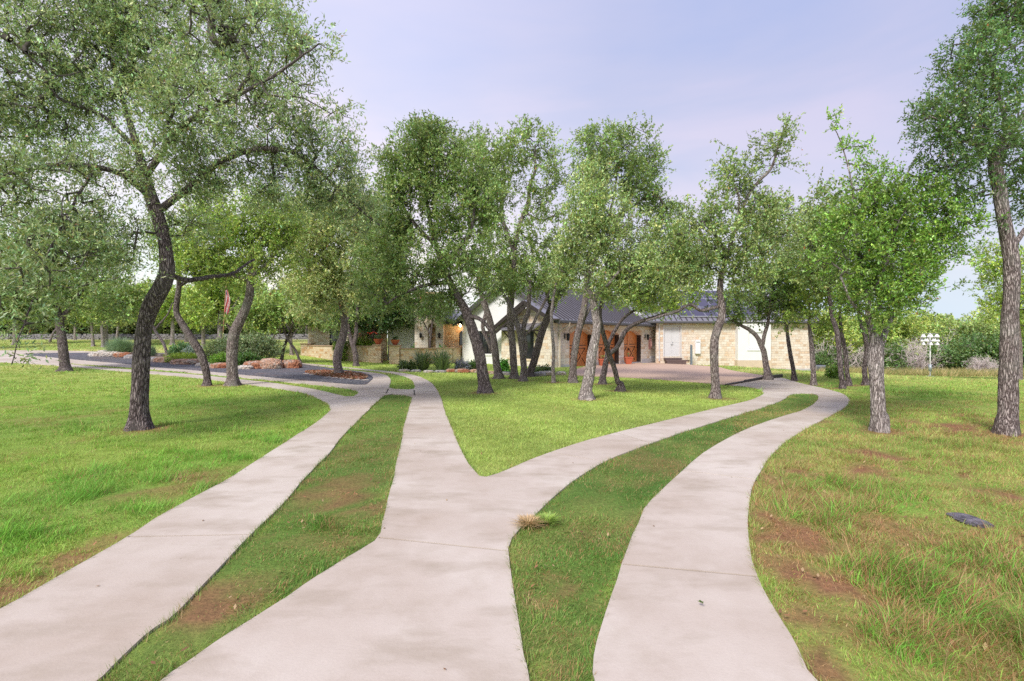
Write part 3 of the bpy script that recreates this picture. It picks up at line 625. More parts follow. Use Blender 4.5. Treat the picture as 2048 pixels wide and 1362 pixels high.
make_tree('oak_tree', 'forked twin-stem oak in front of the courtyard wall left of the gate', (712, 732), None,
  [(712, 732, 0, 11), (711, 710, 0, 11), (706, 690, 0, 10), (700, 672, 0, 8), (697, 650, 0, 7), (695, 610, 0, 6)],
  [[(707, 692, 0, 8), (712, 670, 0, 8), (713, 645, 0, 7), (716, 610, 0, 6), (720, 580, 0, 4)]],
  [(700, 600, 60, 40, 0, 1.5, .9), (730, 560, 60, 50, .5, 1.5, .9), (665, 640, 45, 22, 0, 1.0, .7)], barkm='bark_dark', col='mid', leaf=(.13, .065), clus=.42, group=OAKS, seed=8)
make_tree('courtyard_tree', 'dense dark evergreen tree growing inside the walled courtyard', (738, 724), 36.2,
  [(738, 724, 0, 9), (742, 690, 0, 8), (750, 650, 0, 7), (757, 620, 0, 5)], [[(744, 680, 0, 5), (775, 655, .2, 4), (800, 630, .4, 3)]],
  [(765, 600, 70, 58, 0, 2.0, 1.9), (720, 625, 50, 38, 0, 1.5, 1.3), (800, 615, 35, 36, 0, 1.3, 1.3), (765, 645, 50, 20, 0, 1.4, 1.2)], barkm='bark_dark', col='dark', leaf=(.17, .08), clus=.5, seed=9)
make_tree('entry_tree', 'small dark sparse tree before the entry piers, right of the dense courtyard tree', (862, 730), 34.3,
  [(862, 730, 0, 5), (860, 690, 0, 4.5), (864, 650, 0, 4), (868, 620, 0, 3)], [[(861, 670, 0, 3), (845, 640, 0, 2.5), (835, 620, 0, 2)]],
  [(855, 632, 38, 20, 0, 1.0, .8), (885, 628, 34, 22, 0, 1.0, .9), (865, 606, 36, 18, 0, 1.0, .8)], barkm='bark_dark', col=(.12, .18, .07), leaf=(.11, .05), clus=.35, seed=31)
make_tree('oak_tree', 'tall full oak with dark mottled trunk in the left of the bright central lawn', (968, 785), None,
  [(969, 785, 0, 25), (966, 755, 0, 23), (962, 725, 0, 22), (956, 695, 0, 22), (948, 668, 0, 21), (940, 645, 0, 20), (930, 620, 0, 18), (917, 598, 0, 16), (900, 565, 0, 14), (885, 530, .1, 12), (872, 490, .2, 10), (860, 440, .3, 8), (850, 380, .3, 6), (845, 320, .3, 4)],
  [[(885, 530, .1, 10), (915, 500, -.2, 8), (940, 465, -.4, 7), (950, 410, -.5, 5)], [(872, 490, .2, 8), (830, 450, .3, 7), (800, 400, .5, 5)], [(900, 565, 0, 9), (850, 570, -.3, 7), (800, 590, -.6, 5), (770, 610, -.8, 3)], [(935, 632, 0, 9), (962, 640, -.2, 8), (985, 668, -.2, 6), (985, 690, -.2, 4)]],
  [(850, 320, 80, 66, .2, 1.1, 1.05), (800, 350, 50, 60, .2, .9, .95), (770, 420, 40, 60, .3, .9, .8), (975, 400, 45, 60, 0, .8, .7), (745, 530, 50, 50, .2, .9, .8), (880, 290, 60, 40, .2, .8, .8), (860, 410, 100, 70, .1, 1.4, 1.0), (920, 350, 62, 65, 0, 1.0, .85), (940, 430, 65, 60, -.2, 1.0, .9), (830, 500, 95, 60, .1, 1.2, .9), (780, 470, 60, 50, .3, .8, .7), (790, 570, 60, 42, -.4, .8, .75), (920, 520, 62, 55, -.2, .9, .9), (940, 580, 50, 35, -.1, .7, .7), (850, 570, 60, 30, -.3, .6, .7), (860, 270, 40, 25, .2, .5, .7), (890, 605, 50, 26, .6, .6, .8), (830, 610, 45, 20, 0, .6, .6), (760, 590, 40, 40, -.2, .7, .7)],
  barkm='bark_dark', col='mid', leaf=(.078, .040), clus=.30, LAI=2.4, group=OAKS, seed=10)
make_tree('oak_tree', 'reddish-brown slim oak leaning left, directly right of the dark mottled trunk', (996, 757), None,
  [(997, 757, 0, 17), (993, 730, 0, 15), (990, 700, 0, 14), (985, 665, 0, 13), (978, 635, 0, 13), (968, 605, 0, 12), (962, 585, 0, 10), (955, 550, 0, 7)],
  [[(992, 720, .3, 8), (980, 690, .3, 7), (965, 655, .3, 8), (972, 625, .3, 8), (966, 600, .3, 6)]],
  [(950, 545, 50, 35, 0, 1.0, .8), (985, 560, 30, 28, .3, .8, .6)], col='mid', leaf=(.10, .05), group=OAKS, seed=11)
make_tree('oak_tree', 'tall airy oak with straight trunk and bare twisting limbs before the white gable', (1029, 757), None,
  [(1029, 757, 0, 15), (1027, 725, 0, 14), (1025, 690, 0, 14), (1021, 650, 0, 14), (1021, 610, 0, 14), (1024, 575, 0, 14), (1028, 540, 0, 12), (1027, 500, 0, 10), (1015, 470, .1, 9), (1005, 435, .2, 7), (1003, 395, .2, 6), (1010, 350, .3, 5), (1000, 300, .3, 3)],
  [[(1027, 505, 0, 9), (1035, 470, .2, 9), (1042, 440, .2, 8), (1056, 410, .2, 8), (1058, 375, .2, 7), (1070, 340, .2, 5), (1070, 290, .2, 3)], [(1005, 435, .2, 5), (980, 415, 0, 4), (960, 400, -.2, 3)], [(1050, 425, .2, 5), (1080, 440, 0, 4), (1110, 430, 0, 3)], [(1024, 580, 0, 8), (1000, 560, -.3, 6), (975, 545, -.5, 4)]],
  [(1000, 310, 56, 42, .2, 1.4, .95), (1065, 300, 56, 44, .2, 1.4, .95), (960, 330, 36, 50, .1, 1.0, .7), (970, 380, 40, 44, 0, 1.0, .8), (1085, 355, 48, 42, .2, 1.1, .85), (1080, 450, 40, 40, .1, 1.0, .5), (1020, 370, 50, 36, .1, 1.1, .5), (955, 280, 22, 24, .2, .5, .5), (1095, 415, 36, 26, 0, .8, .5), (1000, 450, 36, 30, 0, .8, .4), (1050, 490, 60, 26, .2, 1.2, .55), (980, 520, 55, 34, 0, 1.1, .8), (1065, 545, 62, 40, .2, 1.3, 1.1), (1110, 570, 40, 28, .2, 1.0, .9), (1000, 545, 55, 34, 0, 1.2, 1.0), (950, 480, 50, 50, 0, 1.1, .8), (1045, 262, 20, 16, .2, .4, .5), (1110, 500, 40, 40, .3, 1, .7)],
  col=(.29, .40, .12), leaf=(.10, .052), clus=.34, LAI=2.2, group=OAKS, seed=12, twigm='twig')
make_tree('oak_tree', 'grey oak forking low into two upright stems, between the gable window and the airy oak', (1047, 762), None,
  [(1047, 762, 0, 14), (1048, 735, 0, 13), (1044, 700, 0, 12), (1040, 670, 0, 12), (1033, 645, 0, 10), (1025, 620, 0, 9), (1012, 597, 0, 7), (998, 575, 0, 5)],
  [[(1048, 712, 0, 10), (1051, 690, .1, 9), (1046, 665, .1, 9), (1050, 640, .1, 10), (1057, 620, .1, 9), (1058, 590, .1, 8), (1060, 560, .1, 6)], [(1049, 672, .1, 6), (1062, 658, 0, 6), (1073, 635, 0, 6), (1088, 605, 0, 5), (1102, 575, 0, 4)]],
  [(1000, 580, 40, 25, 0, .8, .6), (1060, 560, 50, 26, 0, .9, .7)], col='mid', leaf=(.10, .05), group=OAKS, seed=13)
make_tree('oak_tree', 'dark oak slanting steeply right across the tall window under the awning', (1060, 753), None,
  [(1060, 753, 0, 16), (1066, 730, 0, 15), (1074, 700, 0, 15), (1083, 668, 0, 14), (1093, 640, 0, 14), (1103, 615, 0, 13), (1118, 592, 0, 11), (1132, 572, .1, 9), (1145, 550, .2, 7)],
  [[(1103, 615, 0, 8), (1095, 590, .2, 7), (1088, 565, .3, 5)]],
  [(1140, 530, 50, 34, 0, 1.0, .8), (1095, 560, 42, 24, .2, .8, .6)], barkm='bark_dark', col='mid', leaf=(.10, .05), group=OAKS, seed=14)
make_tree('oak_tree', 'thinnest straight pale sapling trunk on the central lawn before the garage corner', (1107, 765), None,
  [(1107, 765, 0, 8), (1106, 735, 0, 7), (1107, 700, 0, 6.5), (1104, 660, 0, 6), (1103, 625, 0, 6), (1108, 590, 0, 5), (1112, 565, 0, 4)], [],
  [(1110, 545, 36, 26, 0, .7, .7)], barkm='bark_light', col='mid', leaf=(.09, .045), group=OAKS, seed=15, flare=1.2)
make_tree('oak_tree', 'brown oak leaning right over the first garage door with a second stem beside it', (1145, 765), None,
  [(1145, 765, 0, 17), (1146, 738, 0, 14), (1149, 705, 0, 14), (1154, 675, 0, 14), (1161, 645, 0, 13), (1168, 615, 0, 13), (1172, 590, 0, 12), (1180, 555, 0, 9), (1195, 500, .2, 7), (1215, 440, .3, 6), (1230, 380, .3, 4), (1235, 310, .3, 3)],
  [[(1158, 665, 0, 8), (1168, 640, .1, 7), (1177, 620, .1, 6), (1190, 600, .1, 5)], [(1215, 440, .3, 5), (1270, 410, .3, 4), (1300, 380, .3, 3)], [(1195, 500, .2, 5), (1165, 430, .2, 4), (1160, 360, .2, 3)]],
  [(1195, 300, 48, 42, .2, 1.2, .85), (1250, 300, 50, 50, .3, 1.3, .95), (1280, 375, 46, 50, .3, 1.2, .9), (1180, 370, 48, 48, .2, 1.1, .8), (1235, 262, 32, 16, .2, .5, .6), (1240, 370, 50, 42, .2, 1.1, .8), (1330, 410, 45, 32, .5, .9, .65), (1320, 480, 60, 55, .5, 1.2, .7), (1300, 330, 36, 40, .3, .8, .7), (1380, 520, 50, 60, .5, 1.2, .7), (1175, 290, 34, 26, .2, .7, .6)],
  col='mid', leaf=(.09, .046), clus=.32, group=OAKS, seed=16)
make_tree('oak_tree', 'pale lichen-grey oak with an S-curved trunk, nearest tree on the central lawn', (1172, 798), None,
  [(1172, 798, 0, 25), (1176, 765, 0, 23), (1181, 735, 0, 21), (1184, 705, 0, 19), (1190, 680, 0, 18), (1194, 655, 0, 17), (1191, 630, 0, 16), (1187, 605, 0, 15), (1181, 585, 0, 12), (1175, 560, .1, 9), (1180, 500, .2, 8), (1190, 440, .3, 6), (1195, 390, .3, 4)],
  [[(1187, 605, 0, 8), (1200, 583, -.2, 7), (1218, 565, -.4, 6), (1235, 545, -.5, 5), (1270, 520, -.5, 4)], [(1180, 500, .2, 6), (1220, 470, .1, 5), (1240, 430, 0, 4)], [(1175, 560, .1, 6), (1150, 520, .1, 5), (1140, 470, .1, 4)]],
  [(1190, 400, 56, 66, .2, .9, 1.0), (1170, 480, 54, 62, .1, .9, 1.1), (1245, 480, 80, 66, 0, 1.1, .9), (1210, 550, 75, 40, -.1, .9, 1), (1290, 550, 68, 42, -.2, .9, .9), (1140, 540, 36, 40, .1, .6, .8), (1230, 590, 45, 22, -.1, .5, .9), (1310, 600, 45, 24, -.2, .5, .8), (1350, 560, 40, 38, -.1, .6, .8)],
  barkm='bark_light', col=(.36, .46, .17), leaf=(.072, .036), clus=.28, LAI=2.4, group=OAKS, seed=17)
make_tree('oak_tree', 'oak behind the pale S-curved one, long limbs arching right across the garage doors', (1205, 768), None,
  [(1205, 768, 0, 13), (1208, 745, 0, 12), (1213, 720, 0, 11), (1221, 706, 0, 10), (1232, 697, 0, 9), (1240, 684, 0, 9), (1248, 667, 0, 9), (1258, 655, 0, 8), (1270, 648, 0, 8), (1284, 642, 0, 7.5), (1300, 637, 0, 7), (1320, 630, 0, 6), (1345, 615, 0, 5)],
  [[(1213, 718, .2, 8), (1216, 690, .2, 8), (1224, 672, .2, 8), (1233, 655, .2, 7), (1241, 641, .2, 6), (1252, 631, .2, 6), (1266, 623, .2, 5), (1282, 614, .2, 4)]],
  [(1300, 585, 62, 34, 0, 1.0, 1.1), (1345, 560, 55, 40, .2, 1.0, 1.1), (1270, 560, 50, 34, 0, 1.0, 1.0), (1330, 612, 50, 20, 0, .8, .9), (1380, 580, 36, 30, .2, .8, .8)], barkm='bark_dark', col='bright', leaf=(.085, .044), group=OAKS, seed=18)
make_tree('oak_tree', 'blackish oak trunk crossing behind the pale S-curved trunk, its foot right of it', (1240, 782), None,
  [(1242, 782, 0, 13), (1236, 765, 0, 11), (1231, 745, 0, 10), (1226, 728, 0, 10), (1219, 712, 0, 10), (1213, 690, 0, 9), (1207, 668, 0, 9), (1202, 648, 0, 8), (1200, 625, .1, 7), (1205, 590, .2, 5)], [],
  [(1200, 575, 42, 28, .2, .7, .7)], barkm='bark_dark', col='mid', leaf=(.078, .04), group=OAKS, seed=19, flare=1.6)
make_tree('oak_tree', 'wavy-trunked oak right of the central lawn with a high tuft and left-reaching limb', (1432, 796), None,
  [(1432, 796, 0, 19), (1431, 765, 0, 17), (1429, 735, 0, 17), (1428, 705, 0, 18), (1429, 680, 0, 17), (1436, 655, 0, 17), (1444, 632, 0, 16), (1443, 605, 0, 14), (1440, 580, 0, 13), (1443, 550, 0, 11), (1455, 510, .1, 9), (1470, 460, .2, 8), (1492, 400, .2, 7), (1515, 365, .2, 6), (1540, 340, .2, 6), (1552, 310, .2, 5), (1558, 280, .2, 3)],
  [[(1443, 612, 0, 7), (1420, 617, -.1, 7), (1398, 619, -.2, 6.5), (1385, 610, -.3, 6.5), (1374, 612, -.3, 6), (1362, 620, -.4, 6), (1345, 627, -.5, 6), (1318, 633, -.6, 5), (1292, 641, -.7, 4)], [(1455, 510, .1, 7), (1430, 470, .1, 6), (1400, 440, .1, 4)], [(1470, 460, .2, 6), (1480, 400, .1, 5), (1460, 350, 0, 3)], [(1455, 505, .1, 6), (1510, 480, .2, 5), (1550, 460, .3, 4)]],
  [(1562, 275, 28, 26, .2, .5, .75), (1548, 310, 36, 26, .2, .5, .8), (1582, 305, 14, 16, .2, .3, .5), (1452, 320, 24, 22, .1, .4, .65), (1470, 350, 42, 30, .1, .55, .8), (1500, 385, 36, 22, .2, .5, .5), (1440, 430, 52, 28, .1, .7, .7), (1500, 440, 55, 42, .2, .8, .8), (1400, 470, 62, 50, 0, .9, .95), (1470, 500, 80, 46, .1, 1.0, 1.0), (1440, 400, 40, 24, .1, .5, .6), (1530, 430, 50, 40, .3, .8, .7), (1400, 540, 60, 36, 0, .8, .9), (1490, 560, 50, 30, .1, .7, .9), (1560, 480, 50, 45, .3, .8, .7), (1355, 520, 40, 50, .1, .7, .7)],
  barkm='bark', col='olive', leaf=(.074, .038), clus=.28, LAI=2.3, group=OAKS, seed=20)
make_tree('oak_tree', 'Y-forked oak with a low dark crown where the drive bends to the parking pad', (1536, 760), None,
  [(1536, 760, 0, 17), (1532, 730, 0, 13), (1528, 705, 0, 12), (1522, 690, 0, 11), (1515, 675, 0, 9), (1505, 664, 0, 9), (1493, 656, 0, 8), (1480, 650, 0, 6), (1465, 640, 0, 4)],
  [[(1524, 692, 0, 9), (1528, 675, 0, 8), (1533, 655, 0, 8), (1537, 635, 0, 6), (1540, 600, 0, 5)]],
  [(1480, 600, 48, 34, 0, 1.2, 1.1), (1540, 570, 60, 50, 0, 1.5, 1.1), (1500, 635, 42, 16, 0, 1.0, .9), (1560, 620, 42, 26, 0, 1.1, 1.0), (1600, 590, 40, 40, .3, 1.1, .9)], col=(.17, .28, .07), leaf=(.115, .056), clus=.38, group=OAKS, seed=21)
make_tree('oak_tree', 'slender brown-trunked oak just right of the Y-forked one', (1587, 762), None,
  [(1588, 762, 0, 11), (1586, 735, 0, 9), (1581, 710, 0, 9), (1577, 685, 0, 8), (1574, 660, 0, 7), (1570, 630, 0, 6), (1568, 590, 0, 4)], [],
  [(1575, 600, 48, 44, 0, 1.3, 1.0), (1590, 535, 60, 46, 0, 1.5, 1.0), (1560, 470, 60, 50, 0, 1.5, .8), (1565, 645, 26, 14, 0, .6, .7)], barkm='bark_dark', col='mid', leaf=(.12, .06), clus=.38, group=OAKS, seed=22)
make_tree('oak_tree', 'straight grey oak at the right end of the stone wing, short leafy crown', (1627, 770), None,
  [(1627, 770, 0, 12), (1627, 745, 0, 11), (1625, 715, 0, 11), (1623, 690, 0, 10), (1620, 665, 0, 8), (1618, 630, 0, 6), (1620, 590, 0, 4)], [],
  [(1620, 625, 40, 34, 0, 1.0, 1.0), (1635, 560, 50, 45, 0, 1.3, .9), (1640, 655, 26, 18, 0, .6, .7)], col='bright', leaf=(.11, .055), clus=.36, group=OAKS, seed=23)
make_tree('oak_tree', 'left-hand one of the close pair of dark trunks beyond the drive bend', (1685, 777), None,
  [(1685, 777, 0, 12), (1682, 750, 0, 11), (1680, 720, 0, 11), (1677, 690, 0, 11), (1673, 660, 0, 11), (1665, 635, 0, 10), (1660, 600, 0, 8), (1655, 560, 0, 5)], [],
  [(1640, 480, 66, 64, 0, 1.5, 1.0), (1690, 450, 66, 66, 0, 1.4, 1.0), (1600, 430, 46, 40, 0, 1.1, .7), (1660, 550, 55, 42, 0, 1.2, .9), (1620, 400, 30, 24, 0, .7, .5)], barkm='bark_dark', col='olive', leaf=(.10, .05), clus=.36, group=OAKS, seed=24)
make_tree('oak_tree', 'right-hand one of the close pair of dark trunks beyond the drive bend', (1697, 771), None,
  [(1697, 771, 0, 11), (1694, 745, 0, 10), (1692, 715, 0, 10), (1688, 690, 0, 9), (1683, 665, 0, 8), (1680, 630, 0, 6), (1685, 590, 0, 4)], [],
  [(1700, 560, 55, 45, 0, 1.2, .9), (1720, 600, 40, 30, 0, 1, .8)], barkm='bark_dark', col='mid', leaf=(.10, .05), clus=.36, group=OAKS, seed=25)
make_tree('oak_tree', 'dark crooked oak half hidden behind the light grey forked trunk on the right field', (1730, 770), None,
  [(1731, 770, 0, 12), (1729, 745, 0, 11), (1731, 720, 0, 10), (1734, 700, 0, 11), (1731, 675, 0, 10), (1724, 655, 0, 9), (1718, 630, 0, 7), (1715, 600, 0, 5)], [],
  [(1760, 520, 62, 50, 0, 1.4, .8), (1730, 590, 42, 32, 0, 1, .7)], barkm='bark_dark', col='mid', leaf=(.10, .05), clus=.36, group=OAKS, seed=26)
make_tree('oak_tree', 'light grey forked oak with dense crown and tall sprouts on the right field', (1760, 862), None,
  [(1761, 862, 0, 38), (1757, 825, 0, 32), (1755, 785, 0, 30), (1752, 745, 0, 31), (1751, 715, 0, 34), (1752, 690, 0, 28), (1745, 665, 0, 17), (1738, 640, 0, 14), (1735, 600, 0, 11), (1725, 550, .1, 9), (1715, 490, .1, 7), (1710, 420, .1, 5), (1700, 350, .1, 3.5), (1680, 280, .1, 2.5), (1662, 245, .1, 1.5)],
  [[(1758, 700, 0, 18), (1767, 678, .05, 15), (1774, 658, .1, 13), (1790, 620, .2, 11), (1815, 570, .3, 8), (1850, 520, .4, 6), (1880, 470, .5, 4)], [(1735, 600, 0, 7), (1770, 540, 0, 6), (1790, 460, 0, 5), (1800, 380, 0, 3.5), (1830, 320, 0, 2.5), (1860, 280, 0, 1.5)], [(1738, 640, 0, 7), (1700, 600, -.2, 6), (1680, 550, -.3, 4)]],
  [(1740, 430, 84, 66, 0, .75, 1.05), (1820, 420, 80, 66, .1, .75, 1.0), (1690, 500, 66, 60, -.1, .6, 1.1), (1780, 520, 85, 55, 0, .7, 1), (1880, 470, 62, 80, .3, .6, .8), (1760, 600, 68, 45, -.1, .6, 1.05), (1830, 580, 60, 42, .2, .5, .8), (1720, 370, 34, 45, 0, .3, .6), (1765, 340, 40, 30, 0, .3, .45), (1735, 645, 30, 16, -.2, .2, .8), (1900, 400, 30, 36, .4, .3, .45), (1690, 300, 14, 26, .1, .12, .4), (1665, 248, 12, 8, .1, .06, .5), (1735, 290, 12, 26, .1, .1, .4), (1825, 320, 16, 22, 0, .1, .35)],
  barkm='bark_light', col=(.235, .41, .065), leaf=(.052, .025), clus=.19, LAI=2.35, per=63, group=OAKS, seed=27, sprout=.14, flare=1.1)
make_tree('oak_tree', 'big thick-trunked grey oak at the right edge, crown reaching out of frame', (2014, 868), None,
  [(2014, 868, 0, 50), (2015, 830, 0, 45), (2017, 780, 0, 43), (2018, 720, 0, 42), (2019, 660, 0, 39), (2022, 600, 0, 36), (2024, 550, 0, 36), (2020, 500, 0, 36), (2010, 450, 0, 30), (2003, 410, 0, 30), (1998, 370, 0, 30), (1990, 330, 0, 30), (1995, 300, .1, 24), (2015, 270, .1, 20), (2045, 235, .2, 17), (2070, 180, .2, 14), (2070, 100, .3, 10), (2040, 30, .4, 8), (2010, -40, .4, 6)],
  [[(1990, 325, 0, 20), (1972, 300, -.1, 16), (1945, 285, -.2, 12), (1915, 265, -.3, 9), (1880, 240, -.4, 6), (1845, 225, -.5, 3)], [(2015, 270, .1, 12), (2000, 200, 0, 9), (1980, 130, -.1, 7), (1960, 70, -.2, 4)], [(2022, 500, 0, 14), (2050, 460, .1, 12), (2090, 420, .2, 9)], [(2012, -30, .4, 5), (1985, 5, .2, 5), (1978, 22, .2, 4), (2040, 40, .2, 3)]],
  [(1960, 130, 66, 70, 0, .6, .85), (2030, 100, 66, 95, .2, .8, .95), (1930, 220, 78, 52, -.2, .5, .8), (2010, 210, 62, 60, .1, .6, .9), (1945, 300, 72, 38, -.2, .5, .7), (2050, 320, 45, 50, .2, .5, .8), (1985, 270, 55, 36, 0, .4, .9), (1880, 260, 45, 40, -.3, .3, .55), (1950, 385, 44, 40, -.1, .35, .4), (1895, 335, 46, 36, -.2, .35, .42), (2045, 410, 34, 60, .2, .4, .7), (1975, 440, 26, 26, 0, .25, .3), (2010, 20, 60, 50, .3, .6, .9), (1935, 165, 30, 40, 0, .3, .5), (2080, 0, 70, 70, .3, .6, .8), (2130, 200, 70, 140, .4, .8, .7), (1835, 225, 25, 12, -.5, .12, .4), (2030, 12, 40, 10, .2, .2, .5)],
  barkm='bark', col=(.12, .23, .07), leaf=(.050, .024), clus=.20, LAI=2.2, per=63, group=OAKS, seed=28, sprout=.16, flare=1.12)
make_tree('oak_tree', 'light green oak partly hidden behind the thick right-edge trunk', (2025, 757), 25,
  [(2040, 757, 0, 12), (2040, 700, 0, 11), (2035, 640, 0, 9), (2030, 580, 0, 6)], [],
  [(2000, 520, 42, 40, 0, 1.1, .9), (2040, 560, 60, 62, 0, 1.4, .9), (2010, 620, 36, 24, 0, .8, .9), (2090, 620, 60, 60, 0, 1.3, .9), (1985, 600, 22, 10, 0, .4, .5)], col='bright', leaf=(.125, .06), clus=.40, seed=29)
# lawn trees far beyond the left drive and a belt of wood behind them; three mother trees, then copies
FAR = 'young oaks standing on the far left lawn'
def wpx(px, d): return (px - 1024) / F * d
def far_tree(name, label, px, d, hgt, w, lean, col, bark_='bark', group=FAR, seed=50, low=2.3, dens=1.0, cr=2.0):
    s = 1000 / d
    gy = HY + (CAMH - float(terr(wpx(px, d), d))) * s
    q = lambda dx, h, w_=0: (px + dx * s, gy - h * s, 0, w_ * s)
    bl = [(px + (lean * hgt * .5 + a) * s, gy - h * s, r * s, r * .72 * s, b, r, dens) for a, b, h, r in ((-.9, 0, hgt * .62, cr * .75), (1.0, .5, hgt * .66, cr * .7), (0, -.6, hgt * .82, cr * .7), (.2, .9, low + cr * .55, cr * .8), (-.3, -.8, low + cr * .45, cr * .65))]
    return make_tree(name, label, (px, gy), d, [q(0, 0, w), q(lean * .3, hgt * .18, w * .85), q(lean * .8, hgt * .33, w * .8), q(lean * 1.1, hgt * .5, w * .6), q(lean * 1.2, hgt * .75, w * .3)],
                     [[q(lean * .8, hgt * .33, w * .6), q(lean * .8 + .8, hgt * .5, w * .4), q(lean + 1.4, hgt * .65, w * .25)]], bl, barkm=bark_, col=col, leaf=(.24, .12), clus=.62, LAI=2.0, per=45, group=group, seed=seed)
fa = far_tree('lawn_oak', 'pale trunk at the left of three standing close together on the far left lawn', 186, 45, 6.2, .34, -.15, (.36, .46, .12), 'bark_light', seed=50)
fb = far_tree('lawn_oak', 'far tree with the widest pale trunk, directly left of the flagpole', 440, 37, 6.4, .48, .02, 'bright', 'bark_light', seed=51)
fc = far_tree('lawn_oak', 'far tree leaning left behind the rock bed, right of the big leaning oak trunk', 336, 33, 5.6, .26, -1.1, (.30, .42, .10), 'bark', seed=52)
def at(px, d): x = wpx(px, d); return (x, d, float(terr(x, d)))
FT = [(fa, 206, 44, .3, .95, 'grey trunk in the middle of three standing close together on the far left lawn'), (fb, 212, 46, 2.1, .9, 'thin pale trunk at the right of three standing close together on the far left lawn'), (fc, 563, 33, 2.6, 1.05, 'far multi-branched tree right of the pale bushy shrub'),
      (fa, 234, 50, 4.0, 1.0, 'far twin-looking trunk rising behind the feathery grass clump'), (fb, 407, 42, 3.3, .8, 'far slim trunk between the crooked oak and the flagpole'), (fa, 583, 39, 1.0, .95, 'far leaning trunk next to the left end of the courtyard wall'), (fc, 600, 31.5, .2, .8, 'nearer lawn tree just left of the courtyard wall'),
      (fb, 30, 47, 1.7, 1.0, 'far lawn tree at the extreme left of the picture'), (fc, 100, 52, 4.4, 1.0, 'far lawn tree seen between the left frame edge and the dark-trunked oak'), (fa, 150, 56, 5.3, 1.05, 'far lawn tree just right of the dark-trunked oak, before the dry stone wall'), (fb, 345, 47, .9, .9, 'far straight trunk behind the crooked oak'),
      (fa, 372, 52, 2.9, 1.0, 'far trunk near the stone wall, between crooked oak and flagpole'), (fc, 540, 45, 3.6, 1.0, 'far lawn tree above the right half of the pale bushy shrub'), (fb, 620, 47, 5.0, 1.05, 'far lawn tree behind the left end of the house'), (fa, 505, 50, .5, 1.05, 'far lawn tree above the left half of the pale bushy shrub'), (fb, 285, 55, 2.2, 1.1, 'far lawn tree hidden mostly behind the big leaning oak trunk'), (fc, -60, 42, 1.2, 1.1, 'far lawn tree beyond the left frame edge')]
for src, px, d, rz, sc_, lab in FT:
    p = at(px, d); copy_tree(src, p, rz, sc_, lab, FAR)
    TREEBASE.append((p[0], p[1]))
WOOD = 'dark trees of the wood beyond the dry stone wall'
ga = far_tree('wood_tree', 'dark tree of the wood beyond the dry stone wall', 60, 66, 8.0, .35, .2, (.08, .115, .045), 'bark_dark', WOOD, 60, low=1.0, dens=1.2, cr=2.9)
gb = far_tree('wood_tree', 'dark tree of the wood beyond the dry stone wall', 260, 68, 7.2, .3, -.3, (.12, .17, .055), 'bark_dark', WOOD, 61, low=.8, dens=1.3, cr=2.8)
rg = np.random.default_rng(5)
for i, px in enumerate(list(range(-130, 720, 46)) + list(range(-110, 720, 62))):
    d = 66 + rg.uniform(-2, 3) + (7 if i > 18 else 0); p = at(px + rg.uniform(-12, 12), d); copy_tree(ga if i % 2 else gb, (p[0], p[1], p[2] - .3), rg.uniform(0, 6), rg.uniform(.8, 1.12) * (1.1 if i > 18 else 1), 'dark tree of the wood beyond the dry stone wall', WOOD)
UG = 'dark undergrowth at the foot of the wood beyond the dry stone wall'
def under():
    s_ = scrub('undergrowth', 'dark undergrowth bush at the foot of the wood beyond the dry stone wall', 90, 67, 3.6, .12, 2.6, (.025, .035, .02), UG, 73, (.26, .13)); s_['kind'] = 'thing'
    for i, px in enumerate(range(-120, 760, 40)): p = at(px + (i * 13) % 17, 69 + (i * 7) % 4); copy_tree(s_, (p[0], p[1], p[2] - .4), i * 1.1, 1.0 + .06 * (i % 3), 'dark undergrowth bush at the foot of the wood beyond the dry stone wall', UG)
# the scrubby wood behind the right-hand meadow
SCR = 'bright green scrub trees behind the right-hand meadow'
def scrub(name, label, px, d, hgt, w, cr, col, group, seed, leaf=(.2, .1)):
    s = 1000 / d; gy = HY + (CAMH - float(terr(wpx(px, d), d))) * s
    bl = [(px + a * cr * s, gy - h * s, r * s, r * .8 * s, b * cr, r, 1.15) for a, b, h, r in ((-.6, 0, hgt * .38, cr * .62), (.6, .3, hgt * .42, cr * .6), (0, -.4, hgt * .7, cr * .6), (.1, -.6, hgt * .25, cr * .62), (0, .5, hgt * .55, cr * .7))]
    return make_tree(name, label, (px, gy), d, [(px, gy, 0, w * s), (px + .1 * s, gy - hgt * .3 * s, 0, w * .7 * s), (px, gy - hgt * .6 * s, 0, w * .4 * s)], [], bl, barkm='bark', col=col, leaf=leaf, clus=.5, LAI=2.1, per=45, group=group, seed=seed)
under()
sa = scrub('scrub_tree', 'bright green scrub tree behind the right-hand meadow', 1800, 47, 6.4, .2, 2.7, (.46, .58, .13), SCR, 70)
sb = scrub('scrub_tree', 'bright green scrub tree behind the right-hand meadow', 1960, 46, 5.9, .2, 2.5, (.36, .48, .14), SCR, 71)
for i, px in enumerate([1560, 1610, 1650, 1700, 1745, 1860, 1905, 2010, 2070, 2130, 1580, 1640, 1690, 1740, 1790, 1840, 1890, 1940, 1990, 2040, 2100, 2200, 2260]):
    d = (48 if i < 10 else 55) + rg.uniform(-2, 2); p = at(px, d); k = rg.uniform(.9, 1.15) * (1.15 if i >= 10 else 1); copy_tree(sa if i % 2 else sb, (p[0], p[1], p[2] - .2), rg.uniform(0, 6), k, 'bright green scrub tree behind the right-hand meadow', SCR)
DKS = 'dark green bushes at the foot of the right-hand wood'
sd_ = scrub('bush', 'dark green bush at the foot of the right-hand wood', 1787, 42, 2.6, .1, 1.3, (.15, .27, .08), DKS, 72, (.16, .08))
